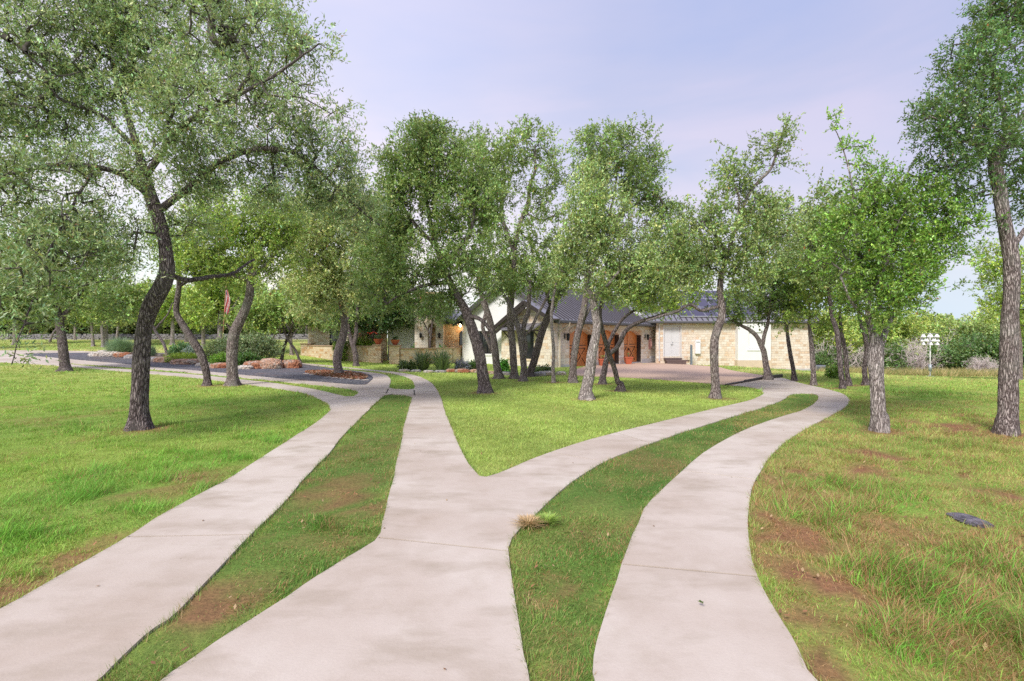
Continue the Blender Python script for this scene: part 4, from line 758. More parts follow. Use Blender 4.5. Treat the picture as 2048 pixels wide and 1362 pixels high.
for i, (px, d, k) in enumerate([(1665, 44, .9), (1720, 45, .8), (1905, 41, 1.1), (1970, 41, 1.25), (2000, 40, 1.2), (2048, 40, 1.3), (2100, 40, 1.3), (1640, 43, .7)]):
    p = at(px, d); copy_tree(sd_, p, i * 1.3, k, 'dark green bush at the foot of the right-hand wood', DKS)
# leafless brush
def brush(name, label, px, d, hgt, cr, seed, n=1500, group=None):
    rg = np.random.default_rng(seed); p = at(px, d); root = empty(name, p, label, 'dead brush', group)
    b0 = rg.normal(0, .35, (n // 12, 3)) * np.array([cr, cr * .6, 0]); A = []; B = []; r0 = []; r1 = []
    for b in b0:
        q = b.copy(); dr = unit(np.array([b[0] * .5, b[1] * .4, .8]) + rg.normal(0, .3, 3))
        L = hgt * rg.uniform(.5, 1.05)
        for k in range(5):
            e = q + dr * L / 5; A.append(q); B.append(e); r0.append(.03 * (1 - k * .17)); r1.append(.03 * (1 - k * .17 - .17) + .004)
            for _ in range(3):
                t = unit(dr + rg.normal(0, .75, 3)); f = e + t * rg.uniform(.2, .6) * cr * .5; A.append(e); B.append(f); r0.append(.014); r1.append(.008)
                for _ in range(2):
                    g = f + unit(t + rg.normal(0, .8, 3)) * rg.uniform(.15, .4); A.append(f); B.append(g); r0.append(.009); r1.append(.006)
            q = e; dr = unit(dr + rg.normal(0, .25, 3))
    V, Fq = frusta(np.array(A), np.array(B), np.array(r0), np.array(r1), 4)
    link('stems', raw_mesh('stems', V, [Fq], False), M['deadwood'], root); return root
M['deadwood'] = plain('grey_dead_wood', (.55, .48, .46), .9)
DB = 'leafless grey brush before the right-hand wood'
brush('dead_brush', 'tallest leafless grey-mauve brush just left of the gourd pole', 1832, 41, 2.9, 1.1, 80, 640, DB)
brush('dead_brush', 'leafless grey brush rising right of the gourd pole', 1890, 43, 3.7, .7, 81, 380, DB)
brush('dead_brush', 'leafless grey brush between the pair of dark trunks and the house end', 1665, 44, 3.6, 1.1, 82, 500, DB)
brush('dead_brush', 'low leafless brush pile at the lawn edge left of the thick right trunk', 1965, 38, 1.3, 1.0, 83, 400, DB)
brush('dead_brush', 'leafless brush half hidden behind the light grey forked trunk', 1738, 43, 3.2, .8, 84, 360, DB)
# ------------------------------------------------------------------ house
M['lime'] = stone_mat('cream_limestone', (.68, .575, .46), (.79, .73, .64), (.70, .53, .38), dirt=.12, mortar=(.50, .44, .38))
M['lime2'] = stone_mat('golden_limestone', (.62, .47, .31), (.70, .58, .43), (.58, .35, .18), .32, .17, dirt=.16, mortar=(.48, .41, .33))
M['stucco'] = plain('white_stucco', (.70, .70, .70), .85, var=.03, nscale=2, bs=.15)
M['stucco_tan'] = plain('tan_stucco', (.56, .45, .34), .85, var=.06, nscale=2, bs=.15)
M['found'] = plain('grey_foundation', (.42, .41, .42), .85, var=.12, nscale=3, bs=.2)
M['roof'] = plain('dark_standing_seam', (.24, .23, .255), .38, .3, .08, 1.5); M['seam'] = plain('roof_seam', (.05, .045, .055), .5, .2)
M['dkwood'] = plain('dark_painted_shade', (.028, .02, .018), .55, var=.3)
M['gutter'] = plain('dark_grey_gutter', (.09, .085, .09), .4, .3)
M['downsp'] = plain('cream_downspout', (.55, .47, .36), .5, .1)
M['black'] = plain('black_iron', (.015, .015, .017), .45, .4)
M['greydoor'] = plain('pale_grey_paint', (.56, .56, .57), .5, var=.03)
M['whiteb'] = plain('white_enamel', (.72, .72, .73), .4, var=.02)
M['panelm'] = plain('solar_glass', (.055, .05, .085), .18, .0, .15, 1)
M['panelf'] = plain('aluminium_frame', (.50, .50, .54), .35, .6, .05)
M['terra'] = plain('terracotta', (.42, .10, .045), .7, var=.15)
M['greypost'] = plain('grey_post', (.16, .20, .23), .5, .3)
def wood_mat():
    m, nt, b, _ = newmat('cedar_planks'); v = mapping(nt, 'UV', (1, 1, 1)); wv = N(nt, 'ShaderNodeTexNoise', Scale=3.0, Detail=6.0); mp = mapping(nt, 'UV', (9, .6, 1)); nt.links.new(mp, wv.inputs['Vector'])
    c = ramp(nt, wv.outputs['Fac'], [(.3, (.44, .14, .04)), (.55, (.60, .22, .065)), (.75, (.70, .30, .095))])
    nt.links.new(c, b.inputs['Base Color']); b.inputs['Roughness'].default_value = .45; bump(nt, b, wv.outputs['Fac'], .2, .005); return m
M['cedar'] = wood_mat()
def glass_mat():
    m, nt, b, _ = newmat('dark_window_glass'); b.inputs['Base Color'].default_value = (.02, .022, .025, 1); b.inputs['Roughness'].default_value = .06; b.inputs['Specular IOR Level'].default_value = .8; return m
M['glass'] = glass_mat()
H = empty('house', (2.0, 36, -.3), 'long single-storey limestone and white stucco house with dark metal roof and three cedar garage doors', 'house')
class Frame:
    """local wall frame: u along the wall, v outwards, z up"""
    def __init__(s, o, u): s.o = np.array(o, float); s.u = np.array(u, float) / np.linalg.norm(u); s.n = np.array([s.u[1], -s.u[0]])
    def __call__(s, u, v, z): p = s.o + s.u * u + s.n * v; return (p[0], p[1], z)
def wall(fr, outline, holes, depth, name, mat, parent=H, top_caps=True):
    """front face with real openings: outline and holes are (u,z) loops; depth m thick"""
    b = MB(); loops = [outline] + holes; pts = [q for L in loops for q in L]
    tri = tessellate_polygon([[Vector((q[0], q[1], 0)) for q in L] for L in loops])
    V = [fr(u, 0, z) for u, z in pts] + [fr(u, -depth, z) for u, z in pts]; n = len(pts); Fc = []
    nrm = Vector((fr.n[0], fr.n[1], 0))
    for t in tri:
        a, bb, c = (Vector(V[i]) for i in t); f = tuple(t) if (bb - a).cross(c - a).dot(nrm) > 0 else tuple(reversed(t))
        Fc.append(f); Fc.append(tuple(i + n for i in reversed(f)))
    o = 0
    for L in loops:
        for i in range(len(L)):
            j = (i + 1) % len(L); Fc.append((o + i, o + j, o + j + n, o + i + n))
        o += len(L)
    b.add(V, Fc); ob = b.build(name, mat, parent)
    return ob
def arch(u0, u1, z0, zs, rise, n=10):
    L = [(u0, z0), (u1, z0)]
    for k in range(n + 1):
        t = k / n; u = u1 + (u0 - u1) * t; L.append((u, zs + rise * (1 - (2 * t - 1) ** 2)))
    return L
def rect(u0, u1, z0, z1): return [(u0, z0), (u1, z0), (u1, z1), (u0, z1)]
# garage face: u from the near corner away from the camera
G = np.array([2.86, 30.4]); ua = np.array([.637, .771]); ub = np.array([-.771, .637])
GF = Frame(G, ua)
if GF.n @ (-G) < 0: GF.n = -GF.n
fl = -.38
doors = [(1.15, 3.95), (4.75, 7.75), (8.5, 11.4)]
wall(GF, rect(.004, 14.6, fl - .4, 2.86), [arch(a, b, fl - .02, 1.72, .36) for a, b in doors], .55, 'wall', M['lime'])
MB().box(0, 14.5, .0, .045, fl - .4, fl + .12, GF)  # (plinth is built below, split round the doors)
for a, b in ((0, 1.1), (4.0, 4.7), (7.8, 8.45), (11.45, 14.5)): MB().box(a, b, 0, .05, fl - .4, fl + .22, GF).build('foundation', M['found'], H)
for i, (a, b) in enumerate(doors):
    g = MB(); w = b - a; npl = 14
    for k in range(npl): g.box(a + w * k / npl + .006, a + w * (k + 1) / npl - .006, -.47, -.42, fl + .01, 2.2, GF)
    g.box(a, b, -.50, -.47, fl + .01, 2.2, GF)
    d = g.build('garage_door', M['cedar'], H); d['label'] = ['cedar garage door nearest the gable corner', 'middle cedar garage door', 'far cedar garage door'][i]
    t = MB(); v0, v1 = -.42, -.375; mid = (a + b) / 2; zc = .92
    t.box(a, a + .13, v0, v1, fl + .02, 2.2, GF); t.box(b - .13, b, v0, v1, fl + .02, 2.2, GF); t.box(mid - .11, mid + .11, v0, v1, fl + .02, 2.2, GF)
    sh = MB()
    for c0, c1 in ((a + .13, mid - .11), (mid + .11, b - .13)):
        sh.bar(GF(c0, -.412, fl + .16), GF(c1, -.412, zc - .07), .012, .20); sh.bar(GF(c0, -.413, zc - .07), GF(c1, -.413, fl + .16), .012, .20); sh.box(c0, c1, -.418, -.412, zc - .12, zc + .12, GF)
        t.box(c0, c1, v0, v1, fl + .02, fl + .16, GF); t.box(c0, c1, v0, v1, zc - .07, zc + .07, GF)
        for q0, q1 in (((c0, fl + .16), (c1, zc - .07)), ((c0, zc - .07), (c1, fl + .16))):
            t.bar(GF(q0[0], -.395, q0[1]), GF(q1[0], -.395, q1[1]), .035 if q0[1] < q1[1] else .030, .11, up=(0, 0, 1))
    M.setdefault('cedar2', plain('cedar_trim', (.56, .20, .06), .5, var=.2)); t.build('brace', M['cedar2'], d)
    sh.build('brace_shadow', M['dkwood'], d)  # dark bars behind the braces, painted as their shadow gaps
    hn = MB().box(mid - .05, mid - .02, -.375, -.33, .55, .75, GF).box(mid + .02, mid + .05, -.375, -.33, .55, .75, GF); hn.build('handle', M['black'], d)
    MB().box(b - .014, b - .003, -.40, -.02, fl, 1.74, GF).build('jamb_shade', M['dkwood'], H)  # dark plate standing in for the deep recess's shade on the right jamb
    MB().box(a + .02, b - .02, -.36, .02, fl - .02, fl + .008, GF).build('threshold', M['found'], H)
    lt = MB(); A = arch(a - .02, b + .02, fl, 1.72, .36)[2:]      # stone voussoirs over the opening
    for k in range(len(A) - 1):
        (p0, q0), (p1, q1) = A[k], A[k + 1]; g0 = .012
        lt.hexa([GF(p0 - g0, 0, q0 + .002), GF(p1 + g0, 0, q1 + .002), GF(p1 + g0, .03, q1 + .002), GF(p0 - g0, .03, q0 + .002), GF(p0, 0, q0 + .30), GF(p1, 0, q1 + .30), GF(p1, .03, q1 + .30), GF(p0, .03, q0 + .30)])
    lt.build('arch_stones', M['lime2'], H)
# gable end: u from the left corner towards the garage corner
GL = G + ub * 8.3; GE = Frame(GL, -ub)
if GE.n @ (-G) < 0: GE.n = -GE.n
zw, pitch, rid = 2.86, .60, 4.15
wall(GE, [(0, -.7), (8.296, -.7), (8.296, zw), (8.3 - rid, zw + rid * pitch), (0, zw)], [rect(1.35, 2.75, .42, 1.98)], .3, 'wall', M['stucco'])['label'] = 'white stucco gable wall with a wide dark window'
def window(fr, u0, u1, z0, z1, v=-.12, div=1, parent=H, mat='black'):
    f = MB(); w = .05
    f.box(u0, u1, v - .04, v + .02, z0, z0 + w, fr).box(u0, u1, v - .04, v + .02, z1 - w, z1, fr).box(u0, u0 + w, v - .04, v + .02, z0 + w, z1 - w, fr).box(u1 - w, u1, v - .04, v + .02, z0 + w, z1 - w, fr)
    for k in range(1, div + 1):
        if div > 1 or k > 1:
            c = u0 + (u1 - u0) * k / (div + 1); f.box(c - .02, c + .02, v - .035, v + .015, z0 + w, z1 - w, fr)
    o = f.build('window', M[mat], parent); MB().box(u0 + .04, u1 - .04, v - .035, v - .02, z0 + .04, z1 - .04, fr).build('pane', M['glass'], o); return o
window(GE, 1.35, 2.75, .42, 1.98, div=2)
MB().box(1.25, 2.85, 0, .06, .30, .415, GE).build('sill', M['stucco'], H)
MB().box(1.25, 2.85, 0, .035, 1.985, 2.08, GE).build('lintel', M['stucco'], H)
# stone bump-out with its own small gable, awning and tall window
BO = Frame(GE(4.15, .55, 0)[:2], -ub); BO.n = GE.n; bw = 4.12
wall(BO, [(0, -.7), (bw, -.7), (bw, 2.62), (bw - 1.1, 3.28), (2.45, 3.62), (0, 2.15)], [rect(1.75, 2.65, .2, 1.95)], .54, 'wall', M['lime'])['label'] = 'cream stone bump-out wall with a tall narrow window'
window(BO, 1.75, 2.65, .2, 1.95, div=1)
MB().box(1.65, 2.75, 0, .05, .08, .195, BO).build('sill', M['lime2'], H)
MB().box(-.02, bw + .02, 0, .05, -.7, -.22, BO).build('foundation', M['found'], H)
MB().box(0, 4.1, 0, .05, -.7, -.25, GE).build('foundation', M['found'], H)
cn = MB(); cn.bar(BO(-.75, .32, 1.72), BO(2.45, .32, 3.78), .85, .07); cn.bar(BO(2.45, .32, 3.78), BO(bw + .42, .32, 2.62), .85, .07); cn.build('porch_roof', M['roof'], H)
fb_ = MB(); fb_.bar(BO(-.8, .78, 1.62), BO(2.45, .78, 3.70), .07, .22); fb_.bar(BO(2.45, .78, 3.70), BO(bw + .45, .78, 2.52), .07, .22); fb_.bar(BO(-.35, .70, 1.55), BO(2.45, .70, 3.35), .09, .14); fb_.build('fascia', M['dkwood'], H)
aw = MB(); aw.hexa([BO(.75, .95, 1.98), BO(3.3, .95, 1.98), BO(3.3, .0, 2.36), BO(.75, .0, 2.36), BO(.75, .95, 2.05), BO(3.3, .95, 2.05), BO(3.3, .0, 2.43), BO(.75, .0, 2.43)])
for k in range(8): u = .78 + k * .355; aw.bar(BO(u, .95, 2.065), BO(u, .0, 2.445), .025, .03)
aw.build('awning', M['roof'], H)
for u in (.85, 3.2): bk = MB(); bk.bar(BO(u, .02, 1.35), BO(u, .85, 1.97), .09, .1, up=(0, 1, 0)); bk.bar(BO(u, .05, 1.2), BO(u, .05, 2.0), .1, .09, up=(0, 1, 0)); bk.bar(BO(u, .0, 1.96), BO(u, .9, 1.96), .09, .09); bk.build('bracket', M['dkwood'], H)
# gable roofs with standing seams
def gable_roof(o, u, s0, s1, half, z_eave, p, ov=.45, seams=True, name='roof', ridge_at=None):
    """ridge runs along u (from s0 to s1) starting at plan point o on the ridge line"""
    o = np.array(o, float); u = np.array(u, float) / np.linalg.norm(u); n = np.array([u[1], -u[0]]); zr = z_eave + (half + ov) * p; b = MB()
    Pp = lambda s, v, z: (*(o + u * s + n * v), z)
    for sg in (1, -1):
        e = sg * (half + ov)
        b.hexa([Pp(s0, 0, zr - .10), Pp(s1, 0, zr - .10), Pp(s1, e, z_eave - .10), Pp(s0, e, z_eave - .10), Pp(s0, 0, zr), Pp(s1, 0, zr), Pp(s1, e, z_eave), Pp(s0, e, z_eave)])
    k = s0 + .06; sm_ = MB()
    while k < s1 and seams:
        for sg in (1, -1): sm_.bar(Pp(k, 0, zr + .03), Pp(k, sg * (half + ov), z_eave + .03), .05, .07)
        k += .42
    b.bar(Pp(s0, 0, zr + .03), Pp(s1, 0, zr + .03), .22, .05)
    r = b.build(name, M['roof'], H); sm_.build('seam', M['seam'], r); f = MB()
    for sg in (1, -1):
        e = sg * (half + ov)
        f.bar(Pp(s0 - .02, 0, zr - .18), Pp(s0 - .02, e, z_eave - .18), .06, .26); f.bar(Pp(s0, e + sg * .05, z_eave - .12), Pp(s1, e + sg * .05, z_eave - .12), .12, .13)
    f.build('gutter', M['gutter'], H)
    sf = MB()
    for sg in (1, -1): sf.hexa([Pp(s0, sg * (half - .05), z_eave - .20), Pp(s1, sg * (half - .05), z_eave - .20), Pp(s1, sg * (half + ov), z_eave - .20), Pp(s0, sg * (half + ov), z_eave - .20), Pp(s0, sg * (half - .05), z_eave - .17), Pp(s1, sg * (half - .05), z_eave - .17), Pp(s1, sg * (half + ov), z_eave - .17), Pp(s0, sg * (half + ov), z_eave - .17)])
    sf.build('soffit', M['dkwood'], H)
    return zr, Pp
gable_roof(G + ub * 4.15, ua, -.5, 15.5, 4.15, 2.60, .60)
# right wing: front wall parallel to the picture at y = 40
WY = 40.0; WF = Frame((11.55, WY), (1, 0))
wall(WF, [(0, -1.9), (12.3, -1.9), (12.3, 2.86), (0, 2.86)], [rect(.62, 1.92, .02, 2.46)], .3, 'wall', M['lime'])['label'] = 'long cream stone wall of the right wing'
MB().box(8.6, 12.32, 0, .05, -1.9, -.95, WF).build('foundation', M['found'], H)
WS = Frame((23.845, WY + .304), (0, 1)); wall(WS, [(0, -2.2), (8, -2.2), (8, 2.86), (4.6, 5.2), (0, 2.86)], [], .3, 'wall', M['lime'])
dd_ = MB().box(.62, 1.265, -.14, -.10, .03, 2.45, WF).box(1.275, 1.92, -.14, -.10, .03, 2.45, WF); dr = dd_.build('door', M['greydoor'], H); dr['label'] = 'pale grey double utility door'
dt = MB()
for a in (.62, 1.275):
    for z0, z1 in ((.15, 1.0), (1.15, 2.3)): dt.box(a + .1, a + .545, -.10, -.09, z0, z1, WF)
dt.build('panel', M['greydoor'], dr)
MB().box(1.19, 1.23, -.09, -.04, .95, 1.0, WF).box(1.31, 1.35, -.09, -.04, .95, 1.0, WF).box(1.31, 1.35, -.09, -.06, 1.1, 1.16, WF).build('handle', M['black'], dr)
MB().box(.54, .62, 0, .03, 0, 2.54, WF).box(1.92, 2.0, 0, .03, 0, 2.54, WF).box(.62, 1.92, 0, .03, 2.46, 2.54, WF).build('door_frame', M['greydoor'], H)
# white stucco bay
wall(Frame((17.85, WY - .5), (1, 0)), [(0, -.26), (2.6, -.26), (2.6, 2.86), (0, 2.86)], [rect(.85, 2.0, .62, 1.95)], .5, 'bay_wall', M['stucco'])
MB().box(17.8, 20.5, WY - .53, WY - .004, -1.9, -.265).build('bay_base', M['stucco_tan'], H)
BF = Frame((17.85, WY - .5), (1, 0)); wn = window(BF, .85, 2.0, .62, 1.95, v=-.08, div=1, mat='whiteb')
MB().box(.92, 1.93, -.095, -.085, .69, 1.88, BF).build('shutter', M['whiteb'], wn)
MB().box(.72, 2.13, 0, .06, .5, .615, BF).build('sill', M['whiteb'], H)
WR = (17.4, WY + 4.6)
zr, Pp = gable_roof(WR, (1, 0), -8.2, 7.0, 4.6, 2.86, .55)
# solar panels on the front slope
def panel_grid(s0, rows, cols, up0, w=1.02, h=1.68):
    for r_ in range(rows):
        for c_ in range(cols):
            a = s0 + c_ * (w + .02); v0 = 4.6 + .45 - (up0 + r_ * (h + .03)) * .876; v1 = v0 - h * .876
            z = lambda v: 2.86 + (5.05 - v) * .55 + .13
            fr = MB().hexa([Pp(a, v0, z(v0) - .05), Pp(a + w, v0, z(v0) - .05), Pp(a + w, v1, z(v1) - .05), Pp(a, v1, z(v1) - .05), Pp(a, v0, z(v0)), Pp(a + w, v0, z(v0)), Pp(a + w, v1, z(v1)), Pp(a, v1, z(v1))])
            o = fr.build('solar_panel', M['panelf'], H); e = .022
            MB().hexa([Pp(a + e, v0 - e, z(v0 - e) - .002), Pp(a + w - e, v0 - e, z(v0 - e) - .002), Pp(a + w - e, v1 + e, z(v1 + e) - .002), Pp(a + e, v1 + e, z(v1 + e) - .002), Pp(a + e, v0 - e, z(v0 - e) + .004), Pp(a + w - e, v0 - e, z(v0 - e) + .004), Pp(a + w - e, v1 + e, z(v1 + e) + .004), Pp(a + e, v1 + e, z(v1 + e) + .004)]).build('glass', M['panelm'], o)
panel_grid(-3.9, 2, 6, .55); panel_grid(-5.0, 1, 8, .55 + 2 * 1.71)
MB().box(9.3, 10.6, 40.5, 41.2, 3.1, 3.6).build('vent', M['greydoor'], H)
# downspouts and gutters' elbows
ds = MB(); p = GF(.35, .55, 2.45); ds.tube([p, GF(.35, .5, 2.25), GF(-.02, .12, 1.95), GF(-.02, .08, 1.7), GF(-.02, .08, fl)], .045, 8); ds.build('downspout', M['downsp'], H)
ds = MB(); ds.tube([(11.75, WY - .4, 2.7), (11.75, WY - .1, 2.45), (11.75, WY - .08, 2.0), (11.75, WY - .08, -.35)], .045, 8); ds.build('downspout', M['greydoor'], H)
# low stone range, entry towers and left wing
CF = Frame((-4.95, 36.4), (1, .0))
wall(CF, [(0, -.6), (1.75, -.6), (1.75, 2.5), (0, 2.5)], [[(1.1, .95), (1.62, .95), (1.62, 1.85), (1.5, 2.0), (1.36, 2.06), (1.22, 2.0), (1.1, 1.85)]], .3, 'wall', M['lime2'])
window(CF, 1.1, 1.62, .95, 2.0)
EF = Frame((-6.95, 35.7), (1, 0))
wall(EF, [(0, -.6), (2.05, -.6), (2.05, 4.6), (0, 4.6)], [[(.95, -.25), (1.5, -.25), (1.5, 2.35), (1.4, 2.5), (1.22, 2.56), (1.04, 2.5), (.95, 2.35)]], .6, 'entry_tower', M['lime'])
MB().box(-7.05, -4.8, 35.2, 37.2, 4.605, 4.75).build('tower_cap', M['lime2'], H)
MB().box(-6.0, -5.44, 36.35, 36.45, -.3, 2.6).build('entry_recess', M['lime2'], H)
LWF = Frame((-9.2, 37.0), (1, 0)); wall(LWF, [(0, -.6), (2.25, -.6), (2.25, 2.95), (0, 2.95)], [], .3, 'wall', M['stucco'])
L2 = Frame((-11.9, 36.6), (1, 0)); wall(L2, [(0, -.6), (2.69, -.6), (2.69, 2.75), (0, 2.75)], [], .3, 'wall', M['lime2'])
L3 = Frame((-16.9, 41.5), (1, 0)); wall(L3, [(0, -.6), (5.0, -.6), (5.0, 2.7), (0, 2.7)], [rect(1.75, 3.1, -.1, 2.2)], .3, 'wall', M['lime'])
window(L3, 1.75, 3.1, -.1, 2.2, div=1)
gable_roof((-14.4, 44.5), (1, 0), -2.9, 16, 3.0, 2.7, .24)
gable_roof((-8.0, 40.2), (1, 0), -4.3, 6.2, 3.6, 2.75, .24, seams=True)
MB().box(-5.0, -3.0, 35.8, 36.4, 2.50, 2.58).build('porch_ceiling', M['dkwood'], H)
# wall lamps
def sconce(fr, u, z, lab, s=1.0, v=0):
    b = MB().box(u - .05 * s, u + .05 * s, v, v + .03, z - .14 * s, z + .14 * s, fr); b.tube([fr(u, v + .02, z + .05 * s), fr(u, v + .16 * s, z + .20 * s), fr(u, v + .22 * s, z + .12 * s)], .012, 6)
    c = fr(u, v + .22 * s, z - .22 * s); b.lathe(c, [(.02, -.05), (.06 * s, 0), (.075 * s, .02), (.10 * s, .28 * s), (.12 * s, .29 * s), (.03, .38 * s)], 6)
    o = b.build('wall_lamp', M['black'], H); o['label'] = lab; return o
sconce(GF, .62, 1.62, 'black lantern beside the first garage door', 1.15); sconce(GF, 12.1, 1.62, 'black lantern beyond the far garage door', 1.15)
sconce(EF, .45, 1.72, 'small black lantern on the left pier of the entry', .9); sconce(EF, 1.78, 1.72, 'small black lantern on the right pier of the entry', .9)
nb = MB(); nb.box(12.75, 13.25, .0, .03, .6, 1.55, GF); nb.lathe(GF(13.0, .08, .75), [(.06, 0), (.12, .15), (.09, .4), (.06, .55), (.07, .65), (.02, .72)], 8); nb.build('niche_figure', plain('pink_stone', (.50, .28, .24), .8), H)
MB().box(13.1, 14.1, 0, .06, fl - .02, fl + .42, GF).build('access_panel', M['found'], H)
# the lit porch bulb
bl = MB(); bl.lathe((-3.72, 35.95, 2.30), [(.02, 0), (.07, .03), (.085, .09), (.05, .16), (.03, .2)], 12); lo = bl.build('porch_lamp', None, H)
m_, nt_, b_, _ = newmat('lit_bulb'); b_.inputs['Base Color'].default_value = (1, .75, .5, 1); b_.inputs['Emission Color'].default_value = (1, .62, .30, 1); b_.inputs['Emission Strength'].default_value = 25; lo.data.materials.append(m_)
L_ = bpy.data.lights.new('porch_light', 'POINT'); L_.energy = 9; L_.color = (1, .62, .32); L_.shadow_soft_size = .08; lo_ = bpy.data.objects.new('porch_light', L_); COL.objects.link(lo_); lo_.location = (-3.72, 35.8, 2.2)
BLOCK.append(np.array([(-16.9, 41.5), (-11.9, 36.6), (-7, 35.7), (-3.3, 35.7), tuple(GL), tuple(G), tuple(G + ua * 14), (11.55, 40), (23.9, 40), (23.9, 50), (-17, 50)]))
# ------------------------------------------------------------------ courtyard wall (three runs), gate, pots
cw = empty('courtyard_wall', (-12.5, 36.5, -.16), 'low golden limestone courtyard wall with square piers left of the iron gate', 'garden wall')
def run(a, b, z0, z1, th=.35, parent=cw, mat='lime2', capped=True):
    a = np.array(a, float); b = np.array(b, float); fr = Frame(a, b - a); L = np.linalg.norm(b - a)
    MB().box(0, L, -th / 2, th / 2, z0 - .4, z1, fr).build('wall_run', M[mat], parent)
    if capped: MB().box(-.02, L + .02, -th / 2 - .05, th / 2 + .05, z1 + .003, z1 + .07, fr).build('coping', M['capst'], parent)
M['capst'] = plain('brown_cap_stone', (.34, .23, .15), .8)
def pier(c, w, z0, z1, parent): MB().box(c[0] - w / 2, c[0] + w / 2, c[1] - w / 2, c[1] + w / 2, z0 - .4, z1).build('pier', M['lime2'], parent); MB().box(c[0] - w / 2 - .06, c[0] + w / 2 + .06, c[1] - w / 2 - .06, c[1] + w / 2 + .06, z1 + .003, z1 + .08).build('pier_cap', M['capst'], parent)
A = (-16.2, 39.6); B_ = (-12.6, 36.2); C_ = (-8.95, 33.2); D = (-7.6, 32.0)
run(A, B_, -.16, .88); run(B_, (-9.0, 33.3), -.16, .9); pier(A, .75, -.16, 1.0, cw); pier(B_, .45, -.16, .92, cw); pier((-8.85, 33.1), .5, -.16, 1.0, cw)
c2 = empty('courtyard_wall', (-5.5, 32, -.16), 'golden limestone courtyard wall right of the iron gate, half hidden by spiky plants', 'garden wall')
pier((-7.45, 31.9), .62, -.16, .98, c2); run((-7.2, 31.9), (-4.2, 34.4), -.16, .78, parent=c2); run((-4.2, 34.4), (-3.7, 36.35), -.16, .78, parent=c2)
gt = empty('iron_gate', (-8.2, 32.5, -.15), 'small black wrought iron gate with curved top between stone piers', 'gate')
a = np.array([-8.62, 32.9]); b = np.array([-7.72, 32.15]); gm = MB(); gb_ = MB()
zt = lambda t: .72 + .33 * t
Pq = lambda t, z: (*(a + (b - a) * t), z)
gm.tube([Pq(0, -.12), Pq(0, zt(0))], .02, 6); gm.tube([Pq(1, -.12), Pq(1, zt(1))], .02, 6); gm.tube([Pq(t, zt(t) if t < .99 else zt(1)) for t in np.linspace(0, 1, 9)], .018, 6); gm.tube([Pq(0, -.05), Pq(1, -.05)], .016, 6); gm.tube([Pq(0, .45), Pq(1, .45)], .014, 6)
gm.build('gate_frame', M['black'], gt, smooth=True)
for k in range(1, 9): t = k / 9; gb_.tube([Pq(t, -.05), Pq(t, zt(t))], .009, 5)
for k in range(8):
    t = (k + .5) / 9 + .03; c = Pq(t, .3); gb_.tube([(c[0] + .06 * math.cos(q), c[1], c[2] + .12 * math.sin(q)) for q in np.linspace(0, 2 * math.pi, 9)], .007, 5)
gb_.build('bars', M['black'], gt)
gb_ = None
def leafball(parent, c, r, n, leaf, col, seed=0, name='foliage', clus=.12, up=.5, per=27):
    rg = np.random.default_rng(seed); u = unit(rg.normal(0, 1, (n, 3))); p = np.array(c) - root_loc(parent) + u * (rg.random(n) ** .45)[:, None] * np.array(r)
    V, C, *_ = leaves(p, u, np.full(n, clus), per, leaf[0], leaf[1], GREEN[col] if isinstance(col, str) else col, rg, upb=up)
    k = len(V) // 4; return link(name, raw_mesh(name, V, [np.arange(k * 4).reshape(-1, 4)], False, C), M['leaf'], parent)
def pot(x, y, z, label, kind='bowl', flower=None, s=1.0, seed=0):
    r = empty('plant_pot', (x, y, z), label, 'plant pot', 'terracotta pots around the house'); b = MB()
    if kind == 'bowl': b.lathe((x, y, z), [(.11 * s, 0), (.17 * s, .08 * s), (.23 * s, .2 * s), (.27 * s, .27 * s), (.28 * s, .31 * s), (.25 * s, .31 * s), (.22 * s, .25 * s)], 20); b.build('pot', M['terra'], r, smooth=False)
    else:
        w, w2, h = .15 * s, .25 * s, .42 * s; b.hexa([(x - w, y - w, z), (x + w, y - w, z), (x + w, y + w, z), (x - w, y + w, z), (x - w2, y - w2, z + h), (x + w2, y - w2, z + h), (x + w2, y + w2, z + h), (x - w2, y + w2, z + h)])
        b.box(x - w2 - .025, x + w2 + .025, y - w2 - .025, y + w2 + .025, z + h + .002, z + h + .06); b.build('pot', M['terra'], r, bevel=.01)
    top = z + (.32 if kind == 'bowl' else .5) * s
    if kind == 'bowl': leafball(r, (x, y, top + .06 * s), (.16 * s, .16 * s, .10 * s), 16, (.08, .035), 'dark', seed, clus=.09)
    else:
        t = MB(); t.tube([(x, y, top - .04), (x + .02, y, top + .06), (x - .01, y, top + .12)], [.03, .035, .02], 8); t.build('stem', M['twig'], r); leafball(r, (x, y, top + .14 * s), (.10 * s, .10 * s, .06 * s), 5, (.07, .03), 'mid', seed, clus=.07, per=18)
    if flower is not None:
        rg = np.random.default_rng(seed)
        for _ in range(10): q = MB(); c = (x - .3 + rg.normal(0, .28) * s, y + rg.normal(0, .1), top + .34 + rg.normal(0, .08)); q.lathe(c, [(.0, -.02), (.03, 0), (.055, .03), (.02, .045)], 7); q.build('flower', flower, r)
    return r
M['redfl'] = plain('scarlet_petals', (.60, .05, .03), .6)
pot(-8.85, 33.1, 1.083, 'round terracotta pot with red flowers on the pier left of the iron gate', 'bowl', M['redfl'], 1.15, 1)
pot(-7.45, 31.9, 1.063, 'round terracotta pot on the pier right of the iron gate', 'bowl', None, 1.05, 2)
q = GF(4.35, .55, 0); pot(q[0], q[1], fl - .02, 'square terracotta pot between the first and middle garage doors', 'sq', None, 1.05, 3)
q = GF(8.12, .55, 0); pot(q[0], q[1], fl - .02, 'square terracotta pot between the middle and far garage doors', 'sq', None, 1.1, 4)
